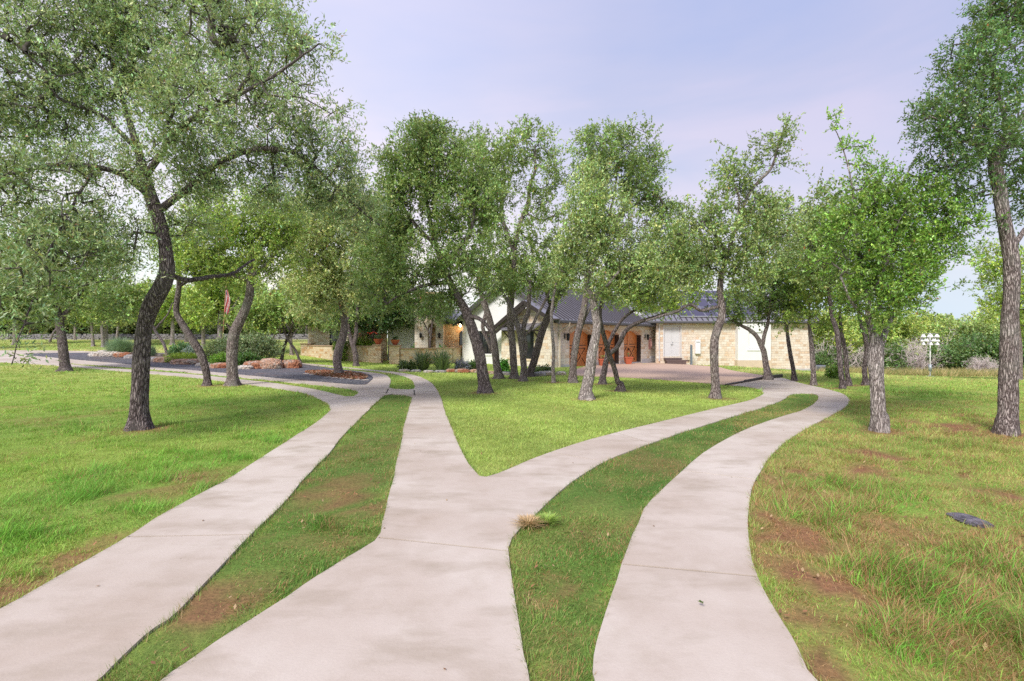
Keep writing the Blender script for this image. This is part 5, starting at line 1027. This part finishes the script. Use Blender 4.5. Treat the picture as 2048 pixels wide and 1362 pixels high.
# things along the right wing
st_ = empty('doorstep', (12.85, 39.5, -.35), 'dark weathered wooden steps below the pale grey double door', 'steps')
for k, (a_, z_) in enumerate([(.0, -.08), (.34, -.23)]): MB().box(12.1 + k * .06, 13.5 + k * .35, 39.98 - a_ - .34, 39.94 - a_, z_ - .12, z_).box(12.2, 13.4 + k * .3, 39.95 - a_ - .3, 39.93 - a_, -.6, z_ - .125).build('tread', plain('weathered_wood', (.11, .075, .07), .8) if k == 0 else bpy.data.materials['weathered_wood'], st_)
bx = empty('meter_box', (14.95, 39.9, .3), 'tall white metal electrical box on the stone wall right of the double door', 'electrical box')
MB().box(14.6, 15.0, 39.76, 39.995, .25, 1.34).build('box', M['whiteb'], bx, bevel=.015); MB().box(14.66, 14.94, 39.748, 39.757, 1.15, 1.2).build('label_plate', M['greypost'], bx)
MB().tube([(14.2, 39.9, .1), (14.2, 39.9, -.5)], .03, 8).box(14.0, 14.32, 39.85, 39.995, -.25, .0).build('conduit_box', M['downsp'], bx)
po = empty('bollard', (13.95, 38.9, -.5), 'slim grey steel post in front of the stone wall beside the white box', 'post')
MB().box(13.88, 14.02, 38.83, 38.97, -.7, .95).build('post', M['greypost'], po, bevel=.01); MB().box(13.86, 14.04, 38.81, 38.99, .953, .98).build('cap', M['greydoor'], po)
ac = empty('air_conditioner', (24.6, 40.3, -1.45), 'grey boxy air conditioner unit at the far right corner of the house', 'air conditioner'); bz = -1.5
MB().box(24.25, 25.05, 39.9, 40.7, bz, bz + .82).build('casing', plain('ac_metal', (.22, .24, .30), .5, .3), ac, bevel=.02)
lv = MB()
for k in range(9): lv.box(24.3, 25.0, 39.885, 39.897, bz + .08 + k * .075, bz + .11 + k * .075)
lv.build('louvre', M['gutter'], ac); MB().lathe((24.65, 40.3, bz + .825), [(.33, 0), (.33, .02), (.28, .04), (.05, .05)], 20).build('fan_grille', M['black'], ac)
# low timber retaining edge of the parking pad
rt = empty('retaining_edge', (*gp(1526, 757), float(terr(*gp(1526, 757)))), 'dark low timber edging along the right end of the parking pad', 'edging')
E = [gp(1452, 771), gp(1490, 765), gp(1526, 759), gp(1564, 755.5)]; e = MB()
for k in range(3): za = float(terr(*E[k])); zb = float(terr(*E[k + 1])); e.bar((*E[k], za + .03 + .02 * k), (*E[k + 1], zb + .05 + .02 * k), .08, .04 + .04 * k)
e.build('edging', M['dkwood'], rt)
# ------------------------------------------------------------------ rock garden, plants, small things
def rock_mat(name, a, b_, c_):
    m, nt, b, _ = newmat(name); v = mapping(nt); n1 = noise(nt, v, 2.3, 4, .6); n2 = noise(nt, v, 11, 6, .7); vo = N(nt, 'ShaderNodeTexVoronoi', Scale=9.0); nt.links.new(v, vo.inputs['Vector'])
    c = ramp(nt, n1, [(.36, a), (.52, b_), (.66, c_)]); c = mix(nt, .7, c, ramp(nt, n2, [(.36, (.12, .10, .10)), (.48, (.75, .72, .70)), (.62, (1.15, 1.13, 1.1))]), 'MULTIPLY')
    nt.links.new(c, b.inputs['Base Color']); b.inputs['Roughness'].default_value = .9; p = bump(nt, None, n2, 1, .08); bump(nt, b, vo.outputs['Distance'], .7, .06, p); return m
M['rk_white'] = rock_mat('white_limestone_rock', (.55, .50, .46), (.68, .64, .60), (.50, .40, .33))
M['rk_red'] = rock_mat('rusty_limestone_rock', (.48, .42, .38), (.44, .20, .11), (.34, .11, .055))
M['rk_pink'] = rock_mat('pink_limestone_rock', (.56, .42, .35), (.50, .28, .18), (.50, .44, .38))
M['rk_grey'] = rock_mat('grey_rock', (.30, .30, .33), (.42, .41, .43), (.34, .30, .28))
M['rk_dark'] = rock_mat('dark_stone', (.16, .15, .18), (.24, .22, .27), (.13, .12, .14))
def rock(name, label, px, py, wpx_, hpx, mat, seed, group='rocks edging the gravel bed', dy=.0, depth=.6, flat=0):
    x, y = gp(px, py); s = y / F; y += dy; rx = wpx_ * s / 2; rz = hpx * s * .82; ry = max(rx * depth, .15); z = float(terr(x, y))
    n, mm = 36, 22; rg = np.random.default_rng(seed)
    th, ph = np.meshgrid(np.linspace(0, 2 * np.pi, n, endpoint=False), np.linspace(-.5 * np.pi, .5 * np.pi, mm)); d = np.stack([np.cos(ph) * np.cos(th), np.cos(ph) * np.sin(th), np.sin(ph)], -1)
    q = np.sign(d) * np.abs(d) ** .72; r = .78 + .34 * fbm(d[..., 0] * 1.6 + seed, d[..., 1] * 1.6 + d[..., 2] * 1.9, seed) + .20 * (np.abs(fbm(d[..., 0] * 4.5 + seed, d[..., 1] * 4.5 + d[..., 2] * 5, seed + 3) - .5) * -2 + .5) + .10 * fbm(d[..., 0] * 13 + seed, d[..., 1] * 13 + d[..., 2] * 13, seed + 5)
    V = q * r[..., None] * np.array([rx, ry, rz * .62]); V[..., 2] += rz * .35; V = V.reshape(-1, 3)
    i = np.arange(mm - 1)[:, None] * n; j = np.arange(n)[None]; j2 = (j + 1) % n; Fq = np.stack([i + j, i + j2, i + n + j2, i + n + j], -1).reshape(-1, 4)
    o = link(name, raw_mesh(name, V, [Fq], False), M[mat]); o.location = (x, y, z); tag(o, label, 'rock', group); return o
RK = [(193, 713, 26, 11, 'rk_white', 'leftmost pale rock at the tip of the gravel island'), (222, 713, 36, 12, 'rk_white', 'bright white limestone rock, second from the left end of the rock edge'), (216, 706, 36, 7, 'rk_white', 'long flat white slab behind the left end rocks'), (247, 715, 34, 13, 'rk_red', 'rusty orange hollow rock left of the big leaning oak trunk'),
      (262, 717, 24, 10, 'rk_grey', 'grey pebbly rock behind the big leaning oak trunk'), (304, 723, 20, 11, 'rk_grey', 'squared blue-grey rock right of the big leaning oak trunk'), (331, 725, 42, 13, 'rk_pink', 'rounded pink rock between the grey block and the red pitted rock'), (372, 729, 54, 14, 'rk_pink', 'pitted pink and rust rock left of the crooked oak'),
      (408, 733, 30, 10, 'rk_white', 'pale flat rock behind the crooked oak'), (442, 737, 38, 14, 'rk_red', 'rusty red rock just left of the sturdy curved oak'), (490, 739, 30, 10, 'rk_white', 'small pale rock just right of the sturdy curved oak'), (512, 738, 46, 20, 'rk_red', 'bright orange-faced boulder right of the sturdy curved oak'),
      (540, 738, 46, 25, 'rk_pink', 'largest pitted grey-pink boulder in the rock edge'), (582, 737, 40, 22, 'rk_red', 'dark rust boulder at the right end of the rock edge'), (318, 712, 36, 7, 'rk_white', 'pale fallen log-shaped slab lying behind the pink rock')]
for k, (px, py, w, h, m_, lab) in enumerate(RK): rock('rock', lab, px, py, w, h, m_, 100 + k)
RG = 'rocks edging the bed before the house'
for k, (px, py, w, h, m_, lab) in enumerate([(808, 743, 22, 6, 'rk_white', 'small pale rock at the left foot of the spiky yuccas'), (832, 744, 20, 6, 'rk_grey', 'grey rock below the left yucca'), (857, 745, 20, 6, 'rk_white', 'pale rock between the two yuccas'), (880, 745, 22, 6, 'rk_grey', 'grey rock below the right yucca'), (902, 744, 20, 8, 'rk_red', 'dull red rock right of the yuccas'), (925, 745, 28, 9, 'rk_red', 'reddest rock below the blue-grey plant'), (950, 745, 22, 8, 'rk_pink', 'pink rock left of the dark mottled trunk'), (1010, 750, 24, 8, 'rk_grey', 'grey rock between the slim oak and the airy oak'),
      (1078, 752, 26, 10, 'rk_grey', 'grey rock right of the slanting oak foot'), (1092, 751, 34, 11, 'rk_white', 'white limestone rock before the stone bump-out'), (1122, 750, 20, 9, 'rk_white', 'white rock at the garage corner right of the sapling'), (980, 748, 18, 7, 'rk_pink', 'pink rock right behind the dark mottled trunk')]): rock('rock', lab, px, py, w, h, m_, 140 + k, RG)
rock('rock', 'flat dark grey stone lying alone in the right-hand grass', 1940, 1043, 44, 10, 'rk_dark', 170, None, 0, .5)
rock('rock', 'small pale stone at the foot of the pale S-curved oak', 1178, 800, 13, 4, 'rk_white', 171, None)
# mulch ring round the tree on the gravel
mu = smooth_poly(plan([(604, 744), (640, 742), (690, 744), (728, 750), (738, 755), (725, 762), (670, 757), (625, 751)]), 2)
M['mulch'] = rock_mat('leaf_mulch', (.20, .085, .06), (.30, .15, .10), (.14, .06, .045))
draped('mulch', lambda x, y: inside(mu, x, y), [mu], M['mulch'], .035, .04, kind='structure', step=.25)
rg = np.random.default_rng(33); V = []; C = []
xs = rg.uniform(mu[:, 0].min(), mu[:, 0].max(), 9000); ys = rg.uniform(mu[:, 1].min(), mu[:, 1].max(), 9000); k = inside(mu, xs, ys); xs = xs[k]; ys = ys[k]; n = len(xs)
p0 = np.column_stack([xs, ys, terr(xs, ys) + .04 + rg.random(n) * .04]); a1 = unit(rg.normal(0, 1, (n, 3)) * [1, 1, .4]); a2 = unit(np.cross(a1, rg.normal(0, .4, (n, 3)) + [0, 0, 1])); s1 = rg.uniform(.03, .07, n)[:, None]
V = np.stack([p0 - a1 * s1, p0 + a2 * s1 * .5, p0 + a1 * s1, p0 - a2 * s1 * .5], 1).reshape(-1, 3); cc = np.where((rg.random(n) < .3)[:, None], [.55, .38, .27], [.33, .12, .07]) * rg.uniform(.5, 1.3, n)[:, None]
o = link('fallen_leaves', raw_mesh('fallen_leaves', V, [np.arange(4 * n).reshape(-1, 4)], False, np.repeat(cc, 4, 0)), M['dry']); tag(o, 'reddish dead leaves heaped round the tree on the gravel', 'leaf litter', kind='stuff')
for k in range(9):
    t = k / 8; px = 612 + t * 118; py = 752.5 + 9 * t if t > .25 else 749 + 10 * t
    rock('rock', ['leftmost', 'second', 'third', 'fourth', 'middle', 'sixth', 'seventh', 'eighth', 'rightmost'][k] + ' small stone, counted from the left, along the front rim of the mulch ring', px, py, 11 + (k * 5) % 7, 3.2, 'rk_white', 180 + k, 'small stones rimming the mulch ring')
# planting bed inside the rocks
bed = smooth_poly(plan([(195, 709), (330, 720), (440, 731), (585, 733), (575, 724), (420, 714), (300, 706), (200, 704)]), 1)
M['bedsoil'] = plain('bed_soil', (.20, .15, .115), .95, var=.4, nscale=8, bs=.5)
draped('planting_bed', lambda x, y: inside(bed, x, y), [bed], M['bedsoil'], .045, .08, step=.5)
def shrub(name, label, px, py, wp, hp, col, leaf, n, seed, cat='shrub', depth=None, flat=1.0, group=None, clus=.2, per=36):
    x, y = gp(px, py); s = y / F; z = float(terr(x, y)); r = empty(name, (x, y, z), label, cat, group)
    w = wp * s / 2; h = hp * s; b = MB()
    rg = np.random.default_rng(seed)
    for k in range(7): q = rg.normal(0, .35, 2) * w; b.tube([(x + q[0] * .2, y + q[1] * .2, z), (x + q[0] * .7, y + q[1] * .7, z + h * .4), (x + q[0], y + q[1], z + h * .75)], [.02, .015, .006], 5)
    b.build('stems', M['twig_light'], r, uv=False)
    leafball(r, (x, y, z + h * .5), (w * .92, depth or w * .8, h * .5), n, leaf, col, seed, clus=clus, per=per); return r
shrub('shrub', 'large pale silvery-green shrub behind the sturdy curved oak', 500, 728, 130, 58, (0.290, 0.377, 0.189), (.10, .05), 760, 200, clus=.28)
shrub('shrub', 'left pale silvery-green shrub beside the flagpole foot', 440, 724, 66, 42, (0.319, 0.406, 0.174), (.10, .05), 240, 201, clus=.26)
shrub('shrub', 'dark green low shrub under the right part of the silvery shrub', 496, 735, 50, 26, (0.065, 0.174, 0.029), (.09, .045), 150, 202)
shrub('shrub', 'bright green mound left of the sturdy curved oak foot', 440, 733, 36, 22, (0.232, 0.464, 0.043), (.07, .03), 160, 203)
shrub('shrub', 'blue-green sage bush behind the chartreuse ground cover', 362, 716, 44, 26, (0.102, 0.246, 0.087), (.11, .05), 150, 204)
shrub('shrub', 'grey-blue sage bush touching the crooked oak trunk', 388, 718, 34, 26, (0.290, 0.377, 0.348), (.09, .035), 110, 205)
shrub('ground_cover', 'chartreuse low ground cover behind the pink rocks', 368, 725, 84, 16, (0.392, 0.551, 0.043), (.06, .02), 420, 206, 'ground cover', clus=.14)
shrub('shrub', 'bright green plant beside the left pier of the entry', 836, 722, 22, 36, (0.174, 0.377, 0.072), (.14, .06), 80, 207, depth=.35)
shrub('shrub', 'dark green climber in the entry recess', 868, 722, 18, 54, (0.087, 0.217, 0.058), (.13, .06), 100, 208, depth=.35)
shrub('shrub', 'green plant low in front of the right entry pier', 884, 726, 24, 30, (0.116, 0.290, 0.072), (.14, .06), 70, 209, depth=.35)
shrub('shrub', 'yellow-green bush behind the courtyard wall left of the flower pot', 733, 722, 56, 46, (0.290, 0.435, 0.043), (.13, .05), 170, 210, depth=.7)
shrub('shrub', 'yellow-green bush behind the courtyard wall at the forked oak', 690, 722, 46, 48, (0.246, 0.377, 0.043), (.13, .05), 130, 211, depth=.7)
shrub('shrub', 'blue-grey spiky plant left of the dark mottled trunk', 923, 741, 30, 15, (0.290, 0.290, 0.392), (.13, .03), 60, 212, clus=.16)
shrub('shrub', 'small bright green bush between the slim oak and the airy oak', 1008, 746, 16, 20, (0.087, 0.319, 0.043), (.10, .05), 60, 213)
shrub('shrub', 'dark green low bush beside the blue-grey plant', 945, 740, 26, 12, (0.087, 0.189, 0.043), (.09, .045), 60, 214)
shrub('shrub', 'low dark foliage at the foot of the yuccas', 815, 742, 40, 14, (0.087, 0.145, 0.043), (.10, .04), 90, 215)
shrub('shrub', 'low dark bush right of the slanting oak foot', 1088, 749, 44, 10, (0.102, 0.174, 0.051), (.08, .04), 80, 216)
shrub('shrub', 'small grass-green bush near the far right corner of the house', 1669, 757, 20, 16, (0.203, 0.348, 0.058), (.12, .04), 70, 217)
def spikes(name, label, px, py, hp, wp, n, col, seed, width=.02, cat='plant', group=None, d=None, feather=False):
    x, y = gp(px, py) if d is None else ((px - 1024) / F * d, d); s = y / F; z = float(terr(x, y)); r = empty(name, (x, y, z), label, cat, group); rg = np.random.default_rng(seed); h = hp * s; w = wp * s / 2
    th = rg.uniform(0, 2 * np.pi, n); el = rg.uniform(.05, 1.0, n) ** (.8 if feather else .6); reach = w * el * rg.uniform(.7, 1.1, n); hh = h * (1 - (.65 if feather else .5) * el ** 2) * rg.uniform(.7, 1.08, n)
    b0 = np.column_stack([np.cos(th) * .12 * w, np.sin(th) * .12 * w, np.full(n, .02)]); b0 *= rg.uniform(.2, 1.5 if not feather else 4.5, (n, 1)) * [1, 1, 0] + [0, 0, 1]
    mid = b0 + np.column_stack([np.cos(th) * reach * .45, np.sin(th) * reach * .45, hh * .68]); tip = b0 + np.column_stack([np.cos(th) * reach, np.sin(th) * reach, hh])
    sd = np.column_stack([-np.sin(th), np.cos(th), np.zeros(n)]) * width
    V = np.stack([b0 - sd, b0 + sd, mid + sd * .8, mid - sd * .8, tip + sd * .08, tip - sd * .08], 1).reshape(-1, 3); a = np.arange(n) * 6; Fq = np.concatenate([np.column_stack([a, a + 1, a + 2, a + 3]), np.column_stack([a + 3, a + 2, a + 4, a + 5])])
    c = np.array(col) * rg.uniform(.6, 1.4, n)[:, None]
    link('leaves', raw_mesh('leaves', V, [Fq], False, np.repeat(c, 6, 0)), M['leaf'], r); return r
spikes('yucca', 'left one of the two big spiky grey-green yuccas before the courtyard wall', 846, 741, 46, 84, 210, (.19, .25, .13), 300, .024, 'yucca', 'spiky yuccas before the courtyard wall')
spikes('yucca', 'right one of the two big spiky grey-green yuccas before the courtyard wall', 884, 742, 50, 92, 240, (.17, .24, .12), 301, .024, 'yucca', 'spiky yuccas before the courtyard wall')
spikes('grass_clump', 'feathery blue-green ornamental grass clump left of the big leaning oak trunk', 240, 711, 38, 62, 2600, (.28, .42, .25), 302, .008, 'ornamental grass', feather=True)
spikes('grass_clump', 'small blue-green ornamental grass tuft right of the big leaning oak trunk', 302, 713, 24, 26, 700, (.26, .38, .26), 303, .008, 'ornamental grass', feather=True)
# loose tall tufts leaning over the concrete edges
TG = 'coarse grass tufts along the drive edges'
spikes('grass_tuft', 'reddish dry grass tuft spilling over the edge near the tip of the right grass island', 1058, 1052, 13, 70, 300, (.58, .40, .22), 320, .003, 'grass tuft', None, feather=True)
spikes('grass_tuft', 'small green grass tuft beside the reddish dry one on the right grass island', 1096, 1047, 13, 60, 300, (.34, .48, .10), 321, .003, 'grass tuft', None, feather=True)
# flagpole with a limp flag
fx, fy = gp(445, 722); d = fy; fz = float(terr(fx, fy)); fp = empty('flagpole', (fx, fy, fz), 'thin leaning brown flagpole with a limp red and white striped flag', 'flagpole')
t0 = P(445, 690, d); t1 = P(453, 556, d); MB().tube([(fx, fy, fz), tuple(t0), tuple(.5 * (t0 + t1)), tuple(t1)], [.03, .028, .024, .018], 10).build('pole', plain('brown_pole', (.34, .16, .09), .6), fp, smooth=True)
MB().lathe(tuple(t1), [(.0, 0), (.03, .02), (.035, .05), (.02, .08), (0, .09)], 10).build('finial', M['panelf'], fp)
nu, nv = 26, 40; top = P(452, 580, d); bot = P(451, 624, d); Vf = []
for i in range(nv):
    t = i / (nv - 1); c = top * (1 - t) + bot * t; wdt = (.12 + .20 * math.sin(min(1, t * 1.35) * math.pi * .62)) 
    for j in range(nu): s = j / (nu - 1); Vf.append((c[0] - .04 + wdt * s + .03 * math.sin(t * 5), c[1] + .07 * math.sin(s * 17 + t * 2.2) * (.4 + t * .6), c[2] - .25 * s * t + .05 * math.sin(s * 9)))
Vf = np.array(Vf) - np.array([fx, fy, fz]); i = (np.arange(nv - 1)[:, None] * nu + np.arange(nu - 1)[None]).ravel(); Ff = np.column_stack([i, i + 1, i + nu + 1, i + nu])
sj = np.tile(np.arange(nu), nv) / nu; ti = np.repeat(np.arange(nv), nu) / nv; red = (np.floor((sj * 1.0 + ti * .35) * 9) % 2 == 0); cf = np.where(red[:, None], [.55, .06, .07], [.78, .72, .72]); canton = (ti < .22) & (sj < .5); cf = np.where(canton[:, None], [.09, .09, .24], cf)
link('flag', raw_mesh('flag', Vf, [Ff], True, cf), attrmat('flag_cloth', .8, .1), fp)
# gourd rack on a pole
gx, gy = 27.6, 33.0; gz = float(terr(gx, gy)); s = gy / F; gr = empty('birdhouse_pole', (gx, gy, gz), 'white pole carrying three tiers of white gourd-shaped bird houses at the meadow edge', 'birdhouse pole')
zt = CAMH + (HY - 666) * s; MB().tube([(gx, gy, gz), (gx, gy, zt)], .035, 10).build('pole', M['whiteb'], gr, smooth=True); MB().tube([(gx, gy, gz + .35), (gx, gy, gz + .8)], .095, 14).build('predator_guard', plain('grey_guard', (.36, .39, .41), .5, .4), gr, smooth=True)
MB().lathe((gx, gy, gz), [(.22, 0), (.22, .03), (.08, .05)], 12).build('base', M['whiteb'], gr)
arms = MB(); G0 = MB()
tiers = [(CAMH + (HY - 668) * s, 6), (CAMH + (HY - 676.5) * s, 6), (CAMH + (HY - 683.5) * s, 6)]
for k, (z, n) in enumerate(tiers):
    for q in range(n):
        a = 2 * math.pi * q / n + k * .5; ex, ey = gx + .42 * math.cos(a), gy + .42 * math.sin(a); arms.bar((gx, gy, z), (ex, ey, z), .015, .015)
arms.build('arms', M['panelf'], gr); MB().bar((gx - .52, gy, zt - .02), (gx + .56, gy, zt - .02), .015, .015).build('perch', M['panelf'], gr)
for k, (z, n) in enumerate(tiers):
    for q in range(n):
        a = 2 * math.pi * q / n + k * .5; MB().lathe((gx + .40 * math.cos(a), gy + .40 * math.sin(a), z - .25), [(.0, 0), (.085, .015), (.115, .055), (.10, .10), (.055, .16), (.03, .21), (.012, .24)], 12).build('gourd', M['whiteb'], gr, smooth=True)
# dry stone wall beyond the left lawn: a long low heap of field stones
sw = empty('dry_stone_wall', (*at(300, 60)[:2], 1.2), 'long low grey dry stone wall beyond the far left lawn', 'stone wall')
rg = np.random.default_rng(44); V = []; Fw = []; off = 0
cube = np.array([[-1, -1, -1], [1, -1, -1], [1, 1, -1], [-1, 1, -1], [-1, -1, 1], [1, -1, 1], [1, 1, 1], [-1, 1, 1]]) * .5; cf_ = np.array([(3, 2, 1, 0), (4, 5, 6, 7), (0, 1, 5, 4), (1, 2, 6, 5), (2, 3, 7, 6), (3, 0, 4, 7)])
for row in range(4):
    x = wpx(-140, 61.5)
    while x < wpx(650, 61.5):
        w = rg.uniform(.25, .6); h = .19; yy = 61.5 + rg.uniform(-.08, .08) + .6 * math.sin(x * .07); z = float(terr(x, yy)) + row * .17 + .05
        if row == 3 and rg.random() < .25: x += w; continue
        c = cube * [w * 1.05, .5, h * rg.uniform(.85, 1.3)] * (1 + rg.normal(0, .10, (8, 3))); a = rg.normal(0, .08); c = c @ np.array([[math.cos(a), 0, math.sin(a)], [0, 1, 0], [-math.sin(a), 0, math.cos(a)]]).T
        V.append(c + [x, yy, z]); Fw.append(cf_ + off); off += 8; x += w
V = np.concatenate(V) - np.array(sw.location); link('stones', raw_mesh('stones', V, [np.concatenate(Fw)], False), rock_mat('field_stone', (.20, .20, .225), (.30, .29, .31), (.15, .145, .16)), sw)
# leaf on the concrete
x, y = gp(1396, 1216); V, C, *_ = leaves(np.array([[0, 0, .05]]), np.array([[0, 0, -1.]]), np.array([.02]), 9, .03, .018, (.14, .17, .05), np.random.default_rng(3)); V[:, 2] = .006 + np.abs(V[:, 2] - V[:, 2].mean()) * .4
o = link('leaf_cluster', raw_mesh('leaf_cluster', V, [np.arange(len(V)).reshape(-1, 4)], False, C), M['leaf']); o.location = (x, y, float(terr(x, y)) + .036); tag(o, 'small dry green leaf cluster lying on the right drive strip', 'leaf')

# leaf litter on the worn grass and a few specks on the slabs
rg = np.random.default_rng(91); n = 9000; y = np.sqrt(rg.uniform(1.3 ** 2, 13 ** 2, n)); x = rg.uniform(-1.1, 1.1, n) * y
oc = on_concrete(x, y); pr = np.where(oc, .012, .05 + .55 * brown(x, y)); k = (rg.random(n) < pr) & ~in_beds(x, y); x, y, oc = x[k], y[k], oc[k]; n = len(x)
p0 = np.column_stack([x, y, terr(x, y) + np.where(oc, .018, .03)]); th = rg.uniform(0, 6.28, n); til = np.where(oc, .12, .5); a1 = np.column_stack([np.cos(th), np.sin(th), rg.normal(0, 1, n) * til]); a1 = unit(a1); a2 = unit(np.cross(a1, np.array([0, 0, 1.]) + rg.normal(0, .3, (n, 3)) * til[:, None])); s1 = rg.uniform(.010, .024, n)[:, None] * np.where(oc, .7, 1)[:, None]
V = np.stack([p0 - a1 * s1, p0 + a2 * s1 * .45, p0 + a1 * s1, p0 - a2 * s1 * .45], 1).reshape(-1, 3); cc = np.array([[.34, .17, .09], [.20, .10, .06], [.46, .32, .18]])[rg.integers(0, 3, n)] * rg.uniform(.6, 1.2, n)[:, None]
o = link('leaf_litter', raw_mesh('leaf_litter', V, [np.arange(4 * n).reshape(-1, 4)], False, np.repeat(cc, 4, 0)), M['dry']); tag(o, 'small dead brown leaves scattered over grass and drive', 'leaf litter', kind='stuff')
ground_mesh()
grass_field()
# ------------------------------------------------------------------ sky, sun, camera
W = bpy.data.worlds.new('World'); SC.world = W; W.use_nodes = True; nt = W.node_tree; nt.nodes.clear()
SUN_EL, SUN_AZ = R(42), R(207)
sky = nt.nodes.new('ShaderNodeTexSky'); sky.sky_type = 'NISHITA'; sky.sun_disc = False; sky.sun_elevation = SUN_EL; sky.sun_rotation = SUN_AZ; sky.air_density = 1.0; sky.dust_density = 2.0
bg = nt.nodes.new('ShaderNodeBackground'); out = nt.nodes.new('ShaderNodeOutputWorld'); bg.inputs[1].default_value = .125
tc = nt.nodes.new('ShaderNodeTexCoord'); sx = nt.nodes.new('ShaderNodeSeparateXYZ'); nt.links.new(tc.outputs['Generated'], sx.inputs[0])
mp = nt.nodes.new('ShaderNodeMapping'); mp.inputs['Scale'].default_value = (1, 1, 3.2); nt.links.new(tc.outputs['Generated'], mp.inputs[0])
nz = N(nt, 'ShaderNodeTexNoise', Scale=1.5, Detail=5.0, Roughness=.5, Distortion=.4); nt.links.new(mp.outputs[0], nz.inputs['Vector'])
hor = ramp(nt, sx.outputs['Z'], [(0, (4.3, 4.7, 5.0)), (.10, (3.8, 4.1, 4.6)), (.25, (3.15, 3.3, 4.3)), (.42, (2.9, 3.02, 4.2)), (.7, (2.6, 2.75, 4.2))])
mx_ = N(nt, 'ShaderNodeMapRange'); mx_.inputs['From Min'].default_value = -.7; mx_.inputs['From Max'].default_value = .7; nt.links.new(sx.outputs['X'], mx_.inputs['Value'])
side = ramp(nt, mx_.outputs[0], [(.1, (1.42, 1.36, 1.18)), (.38, (1.32, 1.26, 1.15)), (.62, (1.04, 1.04, 1.01)), (.95, (.93, .95, .98))])
pk = ramp(nt, nz.outputs['Fac'], [(.34, (.86, .93, 1.0)), (.50, (1.0, 1.0, 1.0)), (.64, (1.2, 1.09, 1.03))])
cl = mix(nt, 1.0, mix(nt, 1.0, hor, side, 'MULTIPLY'), pk, 'MULTIPLY'); res = mix(nt, .95, sky.outputs[0], cl)
nt.links.new(res, bg.inputs[0]); nt.links.new(bg.outputs[0], out.inputs[0])
sl = bpy.data.lights.new('sun', 'SUN'); sl.energy = 2.7; sl.angle = R(16); sl.color = (1, .95, .88); so = bpy.data.objects.new('sun', sl); COL.objects.link(so)
dv = Vector((math.sin(SUN_AZ) * math.cos(SUN_EL), math.cos(SUN_AZ) * math.cos(SUN_EL), math.sin(SUN_EL))); so.rotation_euler = dv.to_track_quat('Z', 'Y').to_euler(); so.location = (0, 0, 30)
cam = bpy.data.cameras.new('camera'); cam.sensor_width = 36; cam.lens = 36 * F / 2048; cam.shift_y = -(681 - HY) / 2048; cam.clip_end = 3000; cam.clip_start = .05
co = bpy.data.objects.new('camera', cam); COL.objects.link(co); co.location = (0, 0, CAMH); co.rotation_euler = (R(90), 0, 0); SC.camera = co
SC.view_settings.view_transform = 'Standard'; SC.view_settings.look = 'None'; SC.view_settings.gamma = 1; SC.view_settings.exposure = .72
SC.cycles.use_denoising = False; SC.cycles.use_adaptive_sampling = False; SC.cycles.sample_clamp_indirect = 4; SC.cycles.max_bounces = 7; SC.cycles.diffuse_bounces = 4; SC.cycles.transparent_max_bounces = 4; SC.cycles.transmission_bounces = 2
